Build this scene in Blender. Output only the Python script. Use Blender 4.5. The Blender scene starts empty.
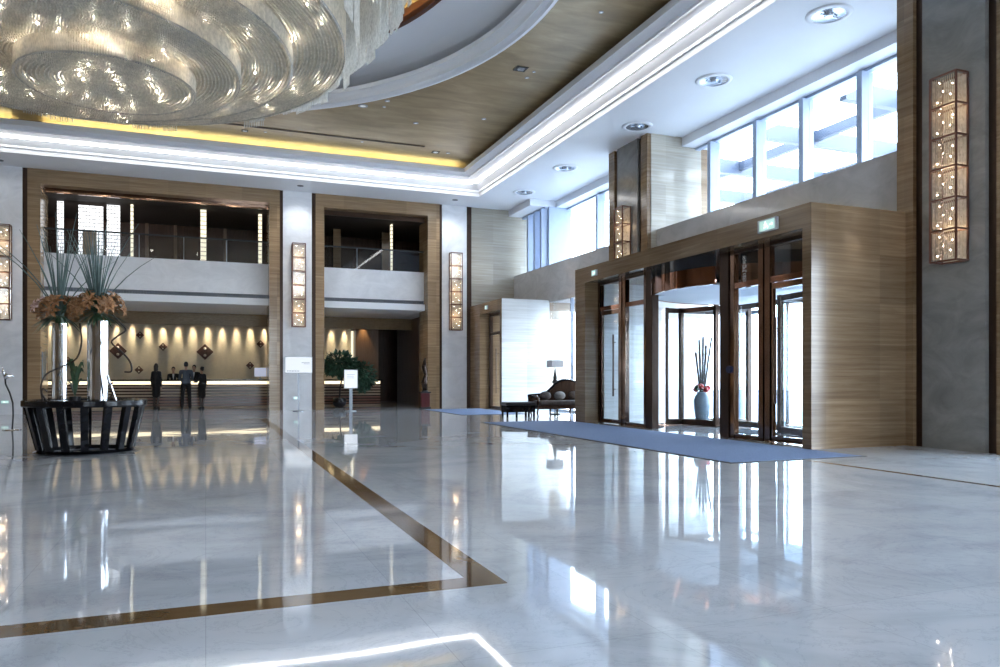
import bpy, bmesh, math, random
from math import sin, cos, pi, radians as R
from mathutils import Vector, Matrix
random.seed(7)
S = bpy.context.scene
C = S.collection

# ------------------------------------------------------------------ materials
def nodes(name):
    m = bpy.data.materials.new(name); m.use_nodes = True
    nt = m.node_tree
    b = nt.nodes['Principled BSDF']
    return m, nt, b

def N(nt, t, **kw):
    n = nt.nodes.new(t)
    for k, v in kw.items(): setattr(n, k, v)
    return n

def L(nt, a, b): nt.links.new(a, b)

def ramp(nt, fac, stops):
    r = N(nt, 'ShaderNodeValToRGB')
    e = r.color_ramp.elements
    while len(e) < len(stops): e.new(0.5)
    for i, (p, c) in enumerate(stops):
        e[i].position = p; e[i].color = (*c, 1)
    L(nt, fac, r.inputs[0]); return r.outputs[0]

def coords(nt, scale=(1, 1, 1), kind='Object', loc=(0, 0, 0)):
    t = N(nt, 'ShaderNodeTexCoord'); mp = N(nt, 'ShaderNodeMapping')
    mp.inputs['Scale'].default_value = scale; mp.inputs['Location'].default_value = loc
    L(nt, t.outputs[kind], mp.inputs[0]); return mp.outputs[0]

def noise(nt, vec, scale, detail=3, rough=0.5, dist=0.0):
    n = N(nt, 'ShaderNodeTexNoise')
    n.inputs['Scale'].default_value = scale; n.inputs['Detail'].default_value = detail
    n.inputs['Roughness'].default_value = rough; n.inputs['Distortion'].default_value = dist
    L(nt, vec, n.inputs['Vector']); return n.outputs['Fac']

def mixc(nt, fac, a, b, mode='MIX'):
    m = N(nt, 'ShaderNodeMix', data_type='RGBA', blend_type=mode)
    for s, v in ((m.inputs[0], fac), (m.inputs[6], a), (m.inputs[7], b)):
        if hasattr(v, 'node'): L(nt, v, s)
        elif isinstance(v, (int, float)): s.default_value = v
        else: s.default_value = (*v, 1)
    return m.outputs[2]

def simple(name, col, rough=0.5, metal=0.0, var=0.08, scale=6.0, stretch=(1, 1, 1), coat=0.0, spec=0.5, bump=0.0):
    """A plain surface with a little procedural tone variation."""
    m, nt, b = nodes(name)
    f = noise(nt, coords(nt, stretch), scale, 4)
    lo = tuple(max(0, c * (1 - var)) for c in col); hi = tuple(min(1, c * (1 + var)) for c in col)
    L(nt, ramp(nt, f, [(0.3, lo), (0.7, hi)]), b.inputs['Base Color'])
    b.inputs['Roughness'].default_value = rough; b.inputs['Metallic'].default_value = metal
    b.inputs['Coat Weight'].default_value = coat; b.inputs['Coat Roughness'].default_value = 0.05
    b.inputs['Specular IOR Level'].default_value = spec
    if bump:
        bp = N(nt, 'ShaderNodeBump'); bp.inputs['Strength'].default_value = bump
        L(nt, f, bp.inputs['Height']); L(nt, bp.outputs[0], b.inputs['Normal'])
    return m

def emit(name, col, strength):
    m, nt, b = nodes(name)
    f = noise(nt, coords(nt), 3.0, 2)
    L(nt, ramp(nt, f, [(0.2, tuple(c * 0.94 for c in col)), (0.8, col)]), b.inputs['Emission Color'])
    b.inputs['Base Color'].default_value = (*[min(c, 0.8) for c in col], 1)
    b.inputs['Emission Strength'].default_value = strength
    b.inputs['Roughness'].default_value = 0.6
    return m

def glass(name, tint=(0.95, 0.98, 1.0), refl=1.0):
    m = bpy.data.materials.new(name); m.use_nodes = True; nt = m.node_tree
    nt.nodes.clear()
    out = N(nt, 'ShaderNodeOutputMaterial'); mx = N(nt, 'ShaderNodeMixShader')
    tr = N(nt, 'ShaderNodeBsdfTransparent'); gl = N(nt, 'ShaderNodeBsdfGlossy')
    tr.inputs[0].default_value = (*tint, 1); gl.inputs[0].default_value = (refl, refl, refl, 1)
    f = noise(nt, coords(nt), 0.7, 2)
    mr = N(nt, 'ShaderNodeMapRange'); mr.inputs[3].default_value = 0.0; mr.inputs[4].default_value = 0.03
    L(nt, f, mr.inputs[0]); L(nt, mr.outputs[0], gl.inputs['Roughness'])
    lw = N(nt, 'ShaderNodeLayerWeight'); lw.inputs[0].default_value = 0.5
    pw = N(nt, 'ShaderNodeMath', operation='POWER'); pw.inputs[1].default_value = 5.0; L(nt, lw.outputs['Facing'], pw.inputs[0])
    ma = N(nt, 'ShaderNodeMath', operation='MULTIPLY_ADD'); ma.inputs[1].default_value = 0.9; ma.inputs[2].default_value = 0.035
    L(nt, pw.outputs[0], ma.inputs[0]); L(nt, ma.outputs[0], mx.inputs[0]); L(nt, tr.outputs[0], mx.inputs[1]); L(nt, gl.outputs[0], mx.inputs[2])
    L(nt, mx.outputs[0], out.inputs[0]); return m

def cell_tone(nt, size):
    """Per-slab random tone: object coords floored into cells."""
    v = coords(nt, tuple(1 / s for s in size))
    fl = N(nt, 'ShaderNodeVectorMath', operation='FLOOR'); L(nt, v, fl.inputs[0])
    w = N(nt, 'ShaderNodeTexWhiteNoise'); L(nt, fl.outputs[0], w.inputs['Vector'])
    return w.outputs['Value']

def travertine(name, dark, mid, light, rough=0.16):
    m, nt, b = nodes(name)
    f = noise(nt, coords(nt, (0.30, 0.30, 9.5)), 2.2, 8, 0.66, 0.5)
    c = ramp(nt, f, [(0.28, dark), (0.5, mid), (0.72, light)])
    t = cell_tone(nt, (1.21, 1.21, 0.83))
    mr = N(nt, 'ShaderNodeMapRange'); mr.inputs[3].default_value = 0.86; mr.inputs[4].default_value = 1.1
    L(nt, t, mr.inputs[0])
    vm = N(nt, 'ShaderNodeVectorMath', operation='SCALE'); L(nt, c, vm.inputs[0]); L(nt, mr.outputs[0], vm.inputs['Scale'])
    L(nt, vm.outputs[0], b.inputs['Base Color'])
    b.inputs['Roughness'].default_value = rough
    return m

def white_stone(name, lo, hi, rough=0.12):
    m, nt, b = nodes(name)
    f = noise(nt, coords(nt, (1, 1, 1.6)), 1.3, 8, 0.65, 1.2)
    L(nt, ramp(nt, f, [(0.3, lo), (0.62, hi)]), b.inputs['Base Color'])
    b.inputs['Roughness'].default_value = rough
    return m

def marble_floor():
    m, nt, b = nodes('polished_marble')
    v = coords(nt)
    f = noise(nt, v, 0.55, 9, 0.62, 1.6)
    c = ramp(nt, f, [(0.36, (0.49, 0.51, 0.55)), (0.5, (0.60, 0.62, 0.66)), (0.64, (0.65, 0.66, 0.69))])
    f2 = noise(nt, v, 1.1, 10, 0.7, 3.5)
    vein = ramp(nt, f2, [(0.485, (1, 1, 1)), (0.5, (0.78, 0.79, 0.82)), (0.515, (1, 1, 1))])
    c = mixc(nt, 0.75, c, vein, 'MULTIPLY')
    t = cell_tone(nt, (1.0, 1.0, 50))
    mr = N(nt, 'ShaderNodeMapRange'); mr.inputs[3].default_value = 0.96; mr.inputs[4].default_value = 1.03
    L(nt, t, mr.inputs[0])
    vm = N(nt, 'ShaderNodeVectorMath', operation='SCALE'); L(nt, c, vm.inputs[0]); L(nt, mr.outputs[0], vm.inputs['Scale'])
    br = N(nt, 'ShaderNodeTexBrick', offset=0.0)
    br.inputs['Scale'].default_value = 1.0; br.inputs['Mortar Size'].default_value = 0.0016
    br.inputs['Brick Width'].default_value = 1.0; br.inputs['Row Height'].default_value = 1.0
    br.inputs['Color1'].default_value = br.inputs['Color2'].default_value = (1, 1, 1, 1)
    br.inputs['Mortar'].default_value = (0.72, 0.72, 0.74, 1)
    L(nt, v, br.inputs['Vector'])
    c = mixc(nt, 1.0, vm.outputs[0], br.outputs['Color'], 'MULTIPLY')
    L(nt, c, b.inputs['Base Color'])
    b.inputs['Roughness'].default_value = 0.035
    b.inputs['IOR'].default_value = 1.62
    wv = noise(nt, v, 0.9, 1)
    bp = N(nt, 'ShaderNodeBump'); bp.inputs['Strength'].default_value = 0.06; bp.inputs['Distance'].default_value = 0.05
    L(nt, wv, bp.inputs['Height']); L(nt, bp.outputs[0], b.inputs['Normal'])
    return m

def crystal(name, col, rough=0.12, clear=0.1, shine=0.25, thru=0.35):
    m = bpy.data.materials.new(name); m.use_nodes = True; nt = m.node_tree; nt.nodes.clear()
    out = N(nt, 'ShaderNodeOutputMaterial')
    df = N(nt, 'ShaderNodeBsdfDiffuse'); tl = N(nt, 'ShaderNodeBsdfTranslucent'); gl = N(nt, 'ShaderNodeBsdfGlossy'); tr = N(nt, 'ShaderNodeBsdfTransparent')
    f = noise(nt, coords(nt), 14.0, 2)
    cc = ramp(nt, f, [(0.35, tuple(c * 0.72 for c in col)), (0.65, col)])
    L(nt, cc, df.inputs[0]); L(nt, cc, tl.inputs[0]); gl.inputs[0].default_value = (0.95, 0.93, 0.9, 1); gl.inputs['Roughness'].default_value = rough
    tr.inputs[0].default_value = (0.97, 0.96, 0.94, 1)
    cur = df.outputs[0]
    for sh, k in ((tl, thru), (gl, shine), (tr, clear)):
        mx = N(nt, 'ShaderNodeMixShader'); mx.inputs[0].default_value = k
        L(nt, cur, mx.inputs[1]); L(nt, sh.outputs[0], mx.inputs[2]); cur = mx.outputs[0]
    L(nt, cur, out.inputs[0]); return m

def planks(name, a, b_, scale, rough):
    m, nt, b = nodes(name)
    f = noise(nt, coords(nt, scale), 3.0, 6, 0.6, 0.4)
    L(nt, ramp(nt, f, [(0.3, a), (0.7, b_)]), b.inputs['Base Color'])
    b.inputs['Roughness'].default_value = rough
    return m

M = {}
M['floor'] = marble_floor()
M['inlay'] = travertine('brown_inlay_marble', (0.10, 0.055, 0.025), (0.19, 0.11, 0.05), (0.27, 0.18, 0.10), 0.05)
M['trav'] = travertine('travertine', (0.155, 0.096, 0.052), (0.215, 0.140, 0.079), (0.29, 0.203, 0.123))
M['trav_cove_lit'] = travertine('cove_lit_travertine', (0.235, 0.152, 0.083), (0.315, 0.212, 0.122), (0.41, 0.29, 0.175))  # travertine lightened and warmed: cove light on the back frames put into the colour
M['trav_grey'] = travertine('silver_travertine', (0.34, 0.305, 0.25), (0.43, 0.395, 0.33), (0.51, 0.48, 0.42))
M['white_stone'] = white_stone('white_stone', (0.68, 0.69, 0.72), (0.80, 0.81, 0.84))
M['white_alcove'] = travertine('pale_travertine', (0.60, 0.60, 0.58), (0.74, 0.75, 0.74), (0.84, 0.85, 0.85), 0.12)
M['grey_panel'] = white_stone('dark_grey_stone', (0.17, 0.165, 0.155), (0.25, 0.245, 0.23), 0.13)
M['spandrel'] = white_stone('grey_stone', (0.42, 0.42, 0.43), (0.54, 0.54, 0.55), 0.10)
M['dark_bronze'] = simple('dark_bronze', (0.055, 0.032, 0.022), 0.28, 0.6)
M['bronze'] = simple('polished_bronze', (0.23, 0.145, 0.105), 0.10, 1.0, 0.2, 2.0)
M['copper'] = simple('mirror_copper', (0.33, 0.175, 0.12), 0.07, 1.0, 0.15, 1.5)
M['black_band'] = simple('smoked_band', (0.02, 0.024, 0.032), 0.07, 0.0, 0.2, 2.0)
M['paint'] = simple('white_ceiling_paint', (0.80, 0.82, 0.86), 0.6, 0, 0.015, 1.0)
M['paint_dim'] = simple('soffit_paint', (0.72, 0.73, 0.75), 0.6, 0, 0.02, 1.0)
def gold():
    m, nt, b = nodes('gold_leaf_ceiling')
    f = noise(nt, coords(nt, (0.5, 1.6, 1)), 1.6, 7, 0.6, 0.6)
    c = ramp(nt, f, [(0.3, (0.22, 0.155, 0.075)), (0.55, (0.33, 0.24, 0.125)), (0.75, (0.42, 0.32, 0.18))])
    L(nt, c, b.inputs['Base Color'])
    b.inputs['Metallic'].default_value = 0.25; b.inputs['Roughness'].default_value = 0.38
    return m
M['gold'] = gold()
M['cove'] = emit('cove_tube', (1.0, 0.985, 0.95), 5.2)
M['yellow_led'] = emit('yellow_led', (1.0, 0.87, 0.42), 8.0)
M['warm_strip'] = emit('warm_strip', (1.0, 0.83, 0.55), 0.7)
M['warm_wall'] = simple('cream_wallcovering', (0.62, 0.53, 0.38), 0.55, 0, 0.05, 8)
M['gold_band'] = planks('gold_wood_band', (0.20, 0.13, 0.06), (0.30, 0.21, 0.11), (2, 2, 8), 0.35)
M['dark_wood'] = planks('dark_wood', (0.035, 0.018, 0.012), (0.07, 0.036, 0.024), (6, 6, 0.6), 0.25)
M['dark_matt'] = simple('dark_brown_matt_paint', (0.03, 0.02, 0.015), 0.8)
M['counter_wood'] = planks('counter_wood', (0.16, 0.055, 0.032), (0.28, 0.12, 0.07), (0.4, 6, 9), 0.3)
M['slat_light'] = planks('pale_slat_wood', (0.40, 0.28, 0.19), (0.55, 0.41, 0.28), (0.4, 6, 9), 0.35)
M['brown_wall'] = planks('brown_wall', (0.11, 0.065, 0.038), (0.17, 0.10, 0.06), (6, 6, 0.5), 0.3)
M['mezz_strip'] = emit('lit_mosaic_strip', (1.0, 0.9, 0.66), 0.45)
M['mezz_screen'] = emit('backlit_screen', (0.95, 0.97, 1.0), 0.75)
M['lattice'] = simple('lattice_metal', (0.10, 0.08, 0.06), 0.4, 0.3)
M['glass'] = glass('clear_glass')
M['rail_glass'] = glass('balustrade_glass', (0.88, 0.90, 0.92), 0.55)
M['win_frame'] = simple('window_frame_paint', (0.36, 0.43, 0.56), 0.35, 0, 0.03)
M['grille_grey'] = simple('grey_grille_paint', (0.20, 0.22, 0.26), 0.5)
M['chrome'] = simple('polished_chrome', (0.78, 0.80, 0.84), 0.08, 1.0, 0.05, 3)
M['chrome_soft'] = simple('brushed_silver', (0.74, 0.76, 0.80), 0.11, 1.0, 0.05, 3)
M['black_lacquer'] = simple('black_lacquer', (0.006, 0.006, 0.008), 0.14, 0, 0.2, 4, spec=0.25)
M['black'] = simple('matt_black', (0.012, 0.012, 0.014), 0.5)
M['dark_seat'] = simple('dark_leather', (0.02, 0.018, 0.022), 0.35, 0, 0.2, 20, bump=0.1)
M['pale_cloth'] = simple('pale_cushion_cloth', (0.30, 0.29, 0.28), 0.8, 0, 0.1, 20)
M['seat_fabric'] = simple('brocade_fabric', (0.10, 0.08, 0.075), 0.8, 0, 0.35, 25, bump=0.2)
M['mat'] = simple('blue_grey_carpet', (0.20, 0.265, 0.42), 0.95, 0, 0.22, 60, bump=0.4, spec=0.1)
M['crystal'] = crystal('chandelier_crystal', (0.86, 0.80, 0.69), 0.35, 0.06, 0.10, 0.35)
M['crystal_clear'] = crystal('hanging_crystal', (0.95, 0.95, 0.92), 0.1, 0.30, 0.12, 0.55)
M['crystal_warm'] = crystal('sconce_crystal', (0.90, 0.76, 0.60), 0.12, 0.15, 0.3, 0.5)
M['champagne'] = simple('champagne_plate', (0.62, 0.56, 0.46), 0.45, 0.1, 0.2, 5)
M['bulb'] = emit('halogen_bulb', (1.0, 0.95, 0.84), 40)
M['bulb_s'] = emit('sconce_bulb', (1.0, 0.86, 0.70), 24)
M['sconce_frame'] = simple('sconce_bronze', (0.19, 0.10, 0.08), 0.3, 0.7)
M['lily'] = simple('orange_lily_petal', (0.34, 0.165, 0.07), 0.5, 0, 0.4, 14)
M['lily_pale'] = simple('pale_pink_lily_petal', (0.62, 0.42, 0.38), 0.5, 0, 0.25, 14)
M['leaf'] = simple('dark_green_leaf', (0.035, 0.075, 0.035), 0.45, 0, 0.4, 10)
M['grass'] = simple('steel_grass_blade', (0.075, 0.125, 0.115), 0.45, 0, 0.3, 8)
M['vine'] = simple('dark_twisted_vine', (0.035, 0.022, 0.016), 0.6, 0, 0.3, 20)
M['soil'] = simple('dark_moss', (0.03, 0.04, 0.02), 0.9, 0, 0.4, 25)
M['sign_white'] = emit('backlit_white_sign', (0.88, 0.93, 1.0), 0.19)
M['sign_frame'] = simple('brushed_steel', (0.36, 0.39, 0.44), 0.35, 0.7)
M['ink'] = simple('grey_print', (0.30, 0.33, 0.38), 0.6)
M['exit_glow'] = emit('exit_sign_face', (0.62, 1.0, 0.86), 0.22)
M['exit_mark'] = emit('exit_sign_mark', (0.95, 1.0, 0.98), 0.5)
M['exit_case'] = simple('exit_sign_case', (0.55, 0.60, 0.66), 0.3, 0.3)
M['skin'] = simple('skin', (0.50, 0.31, 0.23), 0.55, 0, 0.06, 12)
M['hair'] = simple('black_hair', (0.012, 0.009, 0.008), 0.4, 0, 0.3, 40, (1, 1, 0.2))
M['suit'] = simple('black_suit_cloth', (0.010, 0.010, 0.012), 0.8, 0, 0.2, 30)
M['shirt_blue'] = simple('slate_blue_shirt', (0.085, 0.105, 0.14), 0.8, 0, 0.12, 20)
M['shirt_white'] = simple('white_shirt', (0.7, 0.72, 0.75), 0.8, 0, 0.05, 20)
M['stocking'] = simple('grey_stocking', (0.10, 0.08, 0.075), 0.6, 0, 0.1, 20)
M['eye'] = simple('dark_eye', (0.01, 0.008, 0.007), 0.2)
M['lip'] = simple('lip', (0.35, 0.12, 0.11), 0.5)
M['red'] = simple('deep_red_lacquer', (0.085, 0.012, 0.012), 0.3)
M['red_flower'] = simple('red_petal', (0.55, 0.03, 0.03), 0.5)
M['vase_glass'] = simple('blue_grey_ceramic', (0.20, 0.27, 0.33), 0.15)
M['ext_ground'] = simple('pale_granite_paving', (0.34, 0.35, 0.37), 0.7, 0, 0.06, 2)
M['ext_steel'] = simple('blue_grey_canopy_steel', (0.055, 0.07, 0.105), 0.45, 0, 0.03)
M['lens'] = simple('downlight_reflector', (0.42, 0.46, 0.52), 0.22, 0.7, 0.1)
M['lamp_dark'] = simple('lamp_interior', (0.06, 0.07, 0.09), 0.4)
M['shade'] = simple('pale_lamp_shade', (0.66, 0.68, 0.72), 0.7)
M['button'] = simple('navy_button', (0.02, 0.03, 0.10), 0.3)
M['pot_black'] = simple('glossy_black_pot', (0.012, 0.012, 0.016), 0.1)
M['bush'] = simple('deep_green_foliage', (0.03, 0.085, 0.055), 0.5, 0, 0.5, 6)
M['bush_grey'] = simple('grey_green_foliage', (0.10, 0.13, 0.14), 0.6, 0, 0.4, 6)
M['stair_art'] = simple('carved_wood_diamond', (0.10, 0.045, 0.03), 0.5, 0, 0.3, 10, spec=0.3)
M['art_ball'] = simple('pearl_ball', (0.72, 0.62, 0.48), 0.15)
M['screen_pale'] = emit('pale_lit_screen', (0.62, 0.66, 0.85), 0.2)
M['plate_blue'] = simple('slate_wall_plate', (0.14, 0.17, 0.20), 0.15)
M['sculpt'] = simple('dark_bronze_sculpture', (0.04, 0.025, 0.02), 0.2, 0.6)

# ------------------------------------------------------------------ geometry builder
class G:
    def __init__(s): s.v = []; s.f = []
    def add(s, vs, fs):
        o = len(s.v); s.v += [tuple(p) for p in vs]; s.f += [tuple(i + o for i in f) for f in fs]; return s
    def box(s, x0, x1, y0, y1, z0, z1):
        return s.add([(x0, y0, z0), (x1, y0, z0), (x1, y1, z0), (x0, y1, z0), (x0, y0, z1), (x1, y0, z1), (x1, y1, z1), (x0, y1, z1)],
                     [(3, 2, 1, 0), (4, 5, 6, 7), (0, 1, 5, 4), (1, 2, 6, 5), (2, 3, 7, 6), (3, 0, 4, 7)])
    def obox(s, c, ax, ay, az):
        """Oriented box: centre and three half-axis vectors."""
        c, ax, ay, az = map(Vector, (c, ax, ay, az))
        vs = [c + ax * i + ay * j + az * k for k in (-1, 1) for i, j in ((-1, -1), (1, -1), (1, 1), (-1, 1))]
        return s.add(vs, [(3, 2, 1, 0), (4, 5, 6, 7), (0, 1, 5, 4), (1, 2, 6, 5), (2, 3, 7, 6), (3, 0, 4, 7)])
    def beam(s, p, q, w, h):
        """Rectangular bar from p to q; w across, h up."""
        p, q = Vector(p), Vector(q); d = (q - p)
        up = Vector((0, 0, 1)) if abs(d.normalized().z) < 0.95 else Vector((0, 1, 0))
        sx = d.cross(up).normalized(); uz = sx.cross(d).normalized()
        return s.obox((p + q) / 2, sx * w / 2, d / 2, uz * h / 2)
    def tube(s, pts, rad, n=8, caps=True):
        pts = [Vector(p) for p in pts]
        if not isinstance(rad, (list, tuple)): rad = [rad] * len(pts)
        vs = []; prev = None
        for i, p in enumerate(pts):
            t = (pts[min(i + 1, len(pts) - 1)] - pts[max(i - 1, 0)]).normalized()
            if prev is None:
                a = Vector((0, 0, 1)) if abs(t.z) < 0.9 else Vector((1, 0, 0))
                u = t.cross(a).normalized()
            else:
                u = (prev - t * prev.dot(t)).normalized()
            prev = u; w = t.cross(u)
            for k in range(n):
                a = 2 * pi * k / n
                vs.append(p + (u * cos(a) + w * sin(a)) * rad[i])
        fs = [(i * n + k, i * n + (k + 1) % n, (i + 1) * n + (k + 1) % n, (i + 1) * n + k) for i in range(len(pts) - 1) for k in range(n)]
        if caps:
            fs.append(tuple(reversed(range(n)))); fs.append(tuple(range((len(pts) - 1) * n, len(pts) * n)))
        return s.add(vs, fs)
    def cyl(s, x, y, z0, z1, r0, r1=None, n=24):
        r1 = r0 if r1 is None else r1
        vs = [(x + r * cos(2 * pi * k / n), y + r * sin(2 * pi * k / n), z) for r, z in ((r0, z0), (r1, z1)) for k in range(n)]
        fs = [(k, (k + 1) % n, n + (k + 1) % n, n + k) for k in range(n)] + [tuple(reversed(range(n))), tuple(range(n, 2 * n))]
        return s.add(vs, fs)
    def lathe(s, prof, x, y, n=32, a0=0.0, a1=2 * pi, close=False):
        full = abs(a1 - a0 - 2 * pi) < 1e-6
        m = n if full else n + 1
        vs = [(x + r * cos(a0 + (a1 - a0) * k / n), y + r * sin(a0 + (a1 - a0) * k / n), z) for r, z in prof for k in range(m)]
        P_ = len(prof); fs = []
        for i in range(P_ if close else P_ - 1):
            j = (i + 1) % P_
            for k in range(n):
                k2 = (k + 1) % m
                fs.append((i * m + k, i * m + k2, j * m + k2, j * m + k))
        if close and not full:
            fs.append(tuple(i * m for i in range(P_))); fs.append(tuple(i * m + n for i in reversed(range(P_))))
        return s.add(vs, fs)
    def prism(s, poly, z0, z1):
        n = len(poly)
        vs = [(x, y, z) for z in (z0, z1) for x, y in poly]
        return s.add(vs, [(k, (k + 1) % n, n + (k + 1) % n, n + k) for k in range(n)] + [tuple(reversed(range(n))), tuple(range(n, 2 * n))])
    def sph(s, c, r, n=10, m=7, sc=(1, 1, 1)):
        c = Vector(c); vs = [c + Vector((0, 0, -r * sc[2]))]
        for i in range(1, m):
            t = pi * i / m - pi / 2
            for k in range(n):
                a = 2 * pi * k / n
                vs.append(c + Vector((r * cos(t) * cos(a) * sc[0], r * cos(t) * sin(a) * sc[1], r * sin(t) * sc[2])))
        vs.append(c + Vector((0, 0, r * sc[2])))
        fs = [(0, 1 + (k + 1) % n, 1 + k) for k in range(n)]
        for i in range(m - 2):
            for k in range(n):
                a = 1 + i * n; b = a + n
                fs.append((a + k, a + (k + 1) % n, b + (k + 1) % n, b + k))
        a = 1 + (m - 2) * n; t = len(vs) - 1
        fs += [(a + k, a + (k + 1) % n, t) for k in range(n)]
        return s.add(vs, fs)
    def caps(s, p, q, r1, r2, n=12):
        """Capsule with tapering radius, closed: for bodies that are remeshed into one surface."""
        p, q = Vector(p), Vector(q); d = (q - p); l = d.length; d = d / l
        pts, rad = [], []
        for a in (80, 55, 30): pts.append(p - d * r1 * sin(R(a))); rad.append(r1 * cos(R(a)))
        pts += [p, q]; rad += [r1, r2]
        for a in (30, 55, 80): pts.append(q + d * r2 * sin(R(a))); rad.append(r2 * cos(R(a)))
        return s.tube(pts, rad, n)
    def build(s, name, mat, parent=None, smooth=False, recalc=True, bevel=0.0, origin=None):
        vs = [Vector(p) for p in s.v]
        if parent is not None:
            off = Vector((0, 0, 0)); q = parent
            while q is not None: off += q.location; q = q.parent
        elif origin is not None: off = Vector(origin)
        else: off = Vector((0, 0, 0))
        me = bpy.data.meshes.new(name)
        me.from_pydata([tuple(p - off) for p in vs], [], s.f)
        if recalc and len(s.f) < 60000:
            b = bmesh.new(); b.from_mesh(me); bmesh.ops.recalc_face_normals(b, faces=b.faces); b.to_mesh(me); b.free()
        if smooth:
            for p in me.polygons: p.use_smooth = True
        me.materials.append(M[mat] if isinstance(mat, str) else mat)
        o = bpy.data.objects.new(name, me); C.objects.link(o)
        if parent is not None: o.parent = parent
        else: o.location = off
        if bevel:
            m = o.modifiers.new('soft_edge', 'BEVEL'); m.width = bevel; m.segments = 2; m.limit_method = 'ANGLE'
        return o

def struct(o): o['kind'] = 'structure'; return o
def stuff(o): o['kind'] = 'stuff'; return o
def tag(o, label, cat, group=None):
    o['label'] = label; o['category'] = cat
    if group: o['group'] = group
    return o
def thing(name, label, cat, loc, group=None):
    o = bpy.data.objects.new(name, None); C.objects.link(o); o.location = loc; o.empty_display_size = 0.2
    return tag(o, label, cat, group)
def copy_tree(o, parent=None):
    c = o.copy(); C.objects.link(c)
    if parent is not None: c.parent = parent
    for ch in list(o.children): copy_tree(ch, c)
    return c
def B(name, mat, *b, **kw): return struct(G().box(*b).build(name, mat, **kw))

# ------------------------------------------------------------------ camera (fitted from the vanishing points)
cam = bpy.data.cameras.new('camera'); co = bpy.data.objects.new('camera', cam); C.objects.link(co)
co.location = (0, 0, 1.2); co.rotation_euler = (R(90), 0, R(-21.5))
cam.lens = 36 * 0.747; cam.sensor_width = 36; cam.shift_y = 0.044; cam.clip_end = 400
S.camera = co

# ------------------------------------------------------------------ floor
B('floor', 'floor', -16.5, 14.2, -9, 41, -0.2, 0)
def inlay(name, *b): return B(name, 'inlay', *b, -0.0005, 0.0012)
inlay('trim_1', -6.64, 1.64, 4.04, 4.24)
inlay('trim_2', 1.44, 1.64, 4.24, 22.4)
inlay('trim_3', -6.64, 1.64, 22.4, 22.6)
inlay('trim_4', -6.64, -6.44, 4.24, 22.4)
inlay('trim_5', 8.06, 8.16, -5, 8.42)
B('ground_outside', 'ext_ground', 14.2, 60, -30, 60, -0.22, -0.02)

# ------------------------------------------------------------------ ceiling
H = 8.05
X0, X1, Y0, Y1 = -14.6, 9.65, 1.8, 26.62          # outer edge of the cove
g = G()
g.box(-16.5, 12.65, -9, Y0, H, H + 0.9); g.box(-16.5, 12.65, Y1, 28.4, H, H + 0.9)
g.box(-16.5, X0, Y0, Y1, H, H + 0.9); g.box(X1, 12.65, Y0, Y1, H, H + 0.9)
struct(g.build('ceiling', 'paint'))
def loop(prof, name, mat):
    """A moulding swept round the cove rectangle; prof = (inset, height)."""
    vs = []
    for d, z in prof: vs += [(X0 + d, Y0 + d, z), (X1 - d, Y0 + d, z), (X1 - d, Y1 - d, z), (X0 + d, Y1 - d, z)]
    fs = [(i * 4 + k, i * 4 + (k + 1) % 4, (i + 1) * 4 + (k + 1) % 4, (i + 1) * 4 + k) for i in range(len(prof) - 1) for k in range(4)]
    return struct(G().add(vs, fs).build(name, mat))
loop([(-0.02, 8.047), (0.006, 8.047), (0.006, 8.20), (0.05, 8.20), (0.05, 8.27), (0.20, 8.40), (0.34, 8.47), (0.46, 8.50), (0.60, 8.54), (0.66, 8.54), (0.66, 8.60),
      (0.90, 8.64), (0.93, 8.64), (0.93, 8.80), (0.80, 8.80), (0.80, 8.74), (0.40, 8.74), (0.40, 8.99)], 'trim_6', 'paint')
# lamp strips of the cove, one per side
def cove_tube(a, b, label):
    o = G().beam(a, b, 0.15, 0.05).build('cove_light', 'cove', origin=tuple((Vector(a) + Vector(b)) / 2))
    return tag(o, label, 'light', 'white cove lights')
zc = 8.455; ci = 0.30
cove_tube((X0 + ci, Y1 - ci, zc), (X1 - ci - 0.1, Y1 - ci, zc), 'long white cove light in the ceiling above the reception balconies')
cove_tube((X1 - ci, Y0 + ci, zc), (X1 - ci, Y1 - ci - 0.1, zc), 'long white cove light in the ceiling running beside the round downlights')
# yellow strips on top of the rear lip, with the dark gap
for a, b, lb in ((-13.5, -5.35, 'yellow strip light at the ceiling edge left of the dark gap'), (-4.55, 8.6, 'long yellow strip light glowing along the gold ceiling edge')):
    o = G().box(a, b, Y1 - 0.74, Y1 - 0.66, 8.742, 8.772).build('strip_light', 'yellow_led', origin=((a + b) / 2, Y1 - 0.7, 8.742))
    tag(o, lb, 'light', 'yellow strip lights')
B('trim_7', 'gold_band', -5.35, -4.55, Y1 - 0.8, Y1 - 0.60, 8.745, 8.86)
# gold tray with the round hole
CX, CY, ZT, RR = -2.50, 14.4, 8.95, 9.19
g = G(); angs = sorted(set([2 * pi * k / 128 for k in range(128)] + [math.atan2(y - CY, x - CX) % (2 * pi) for x in (X0 + .4, X1 - .4) for y in (Y0 + .4, Y1 - .4)]))
vs = []
for a in angs:
    c_, s_ = cos(a), sin(a)
    t = min(((X1 - .4 - CX) / c_) if c_ > 1e-9 else 1e9, ((X0 + .4 - CX) / c_) if c_ < -1e-9 else 1e9, ((Y1 - .4 - CY) / s_) if s_ > 1e-9 else 1e9, ((Y0 + .4 - CY) / s_) if s_ < -1e-9 else 1e9)
    vs += [(CX + RR * c_, CY + RR * s_, ZT), (CX + t * c_, CY + t * s_, ZT)]
n = len(angs)
g.add(vs, [(2 * k, 2 * k + 1, 2 * ((k + 1) % n) + 1, 2 * ((k + 1) % n)) for k in range(n)])
struct(g.build('ceiling_tray', 'gold'))
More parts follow.
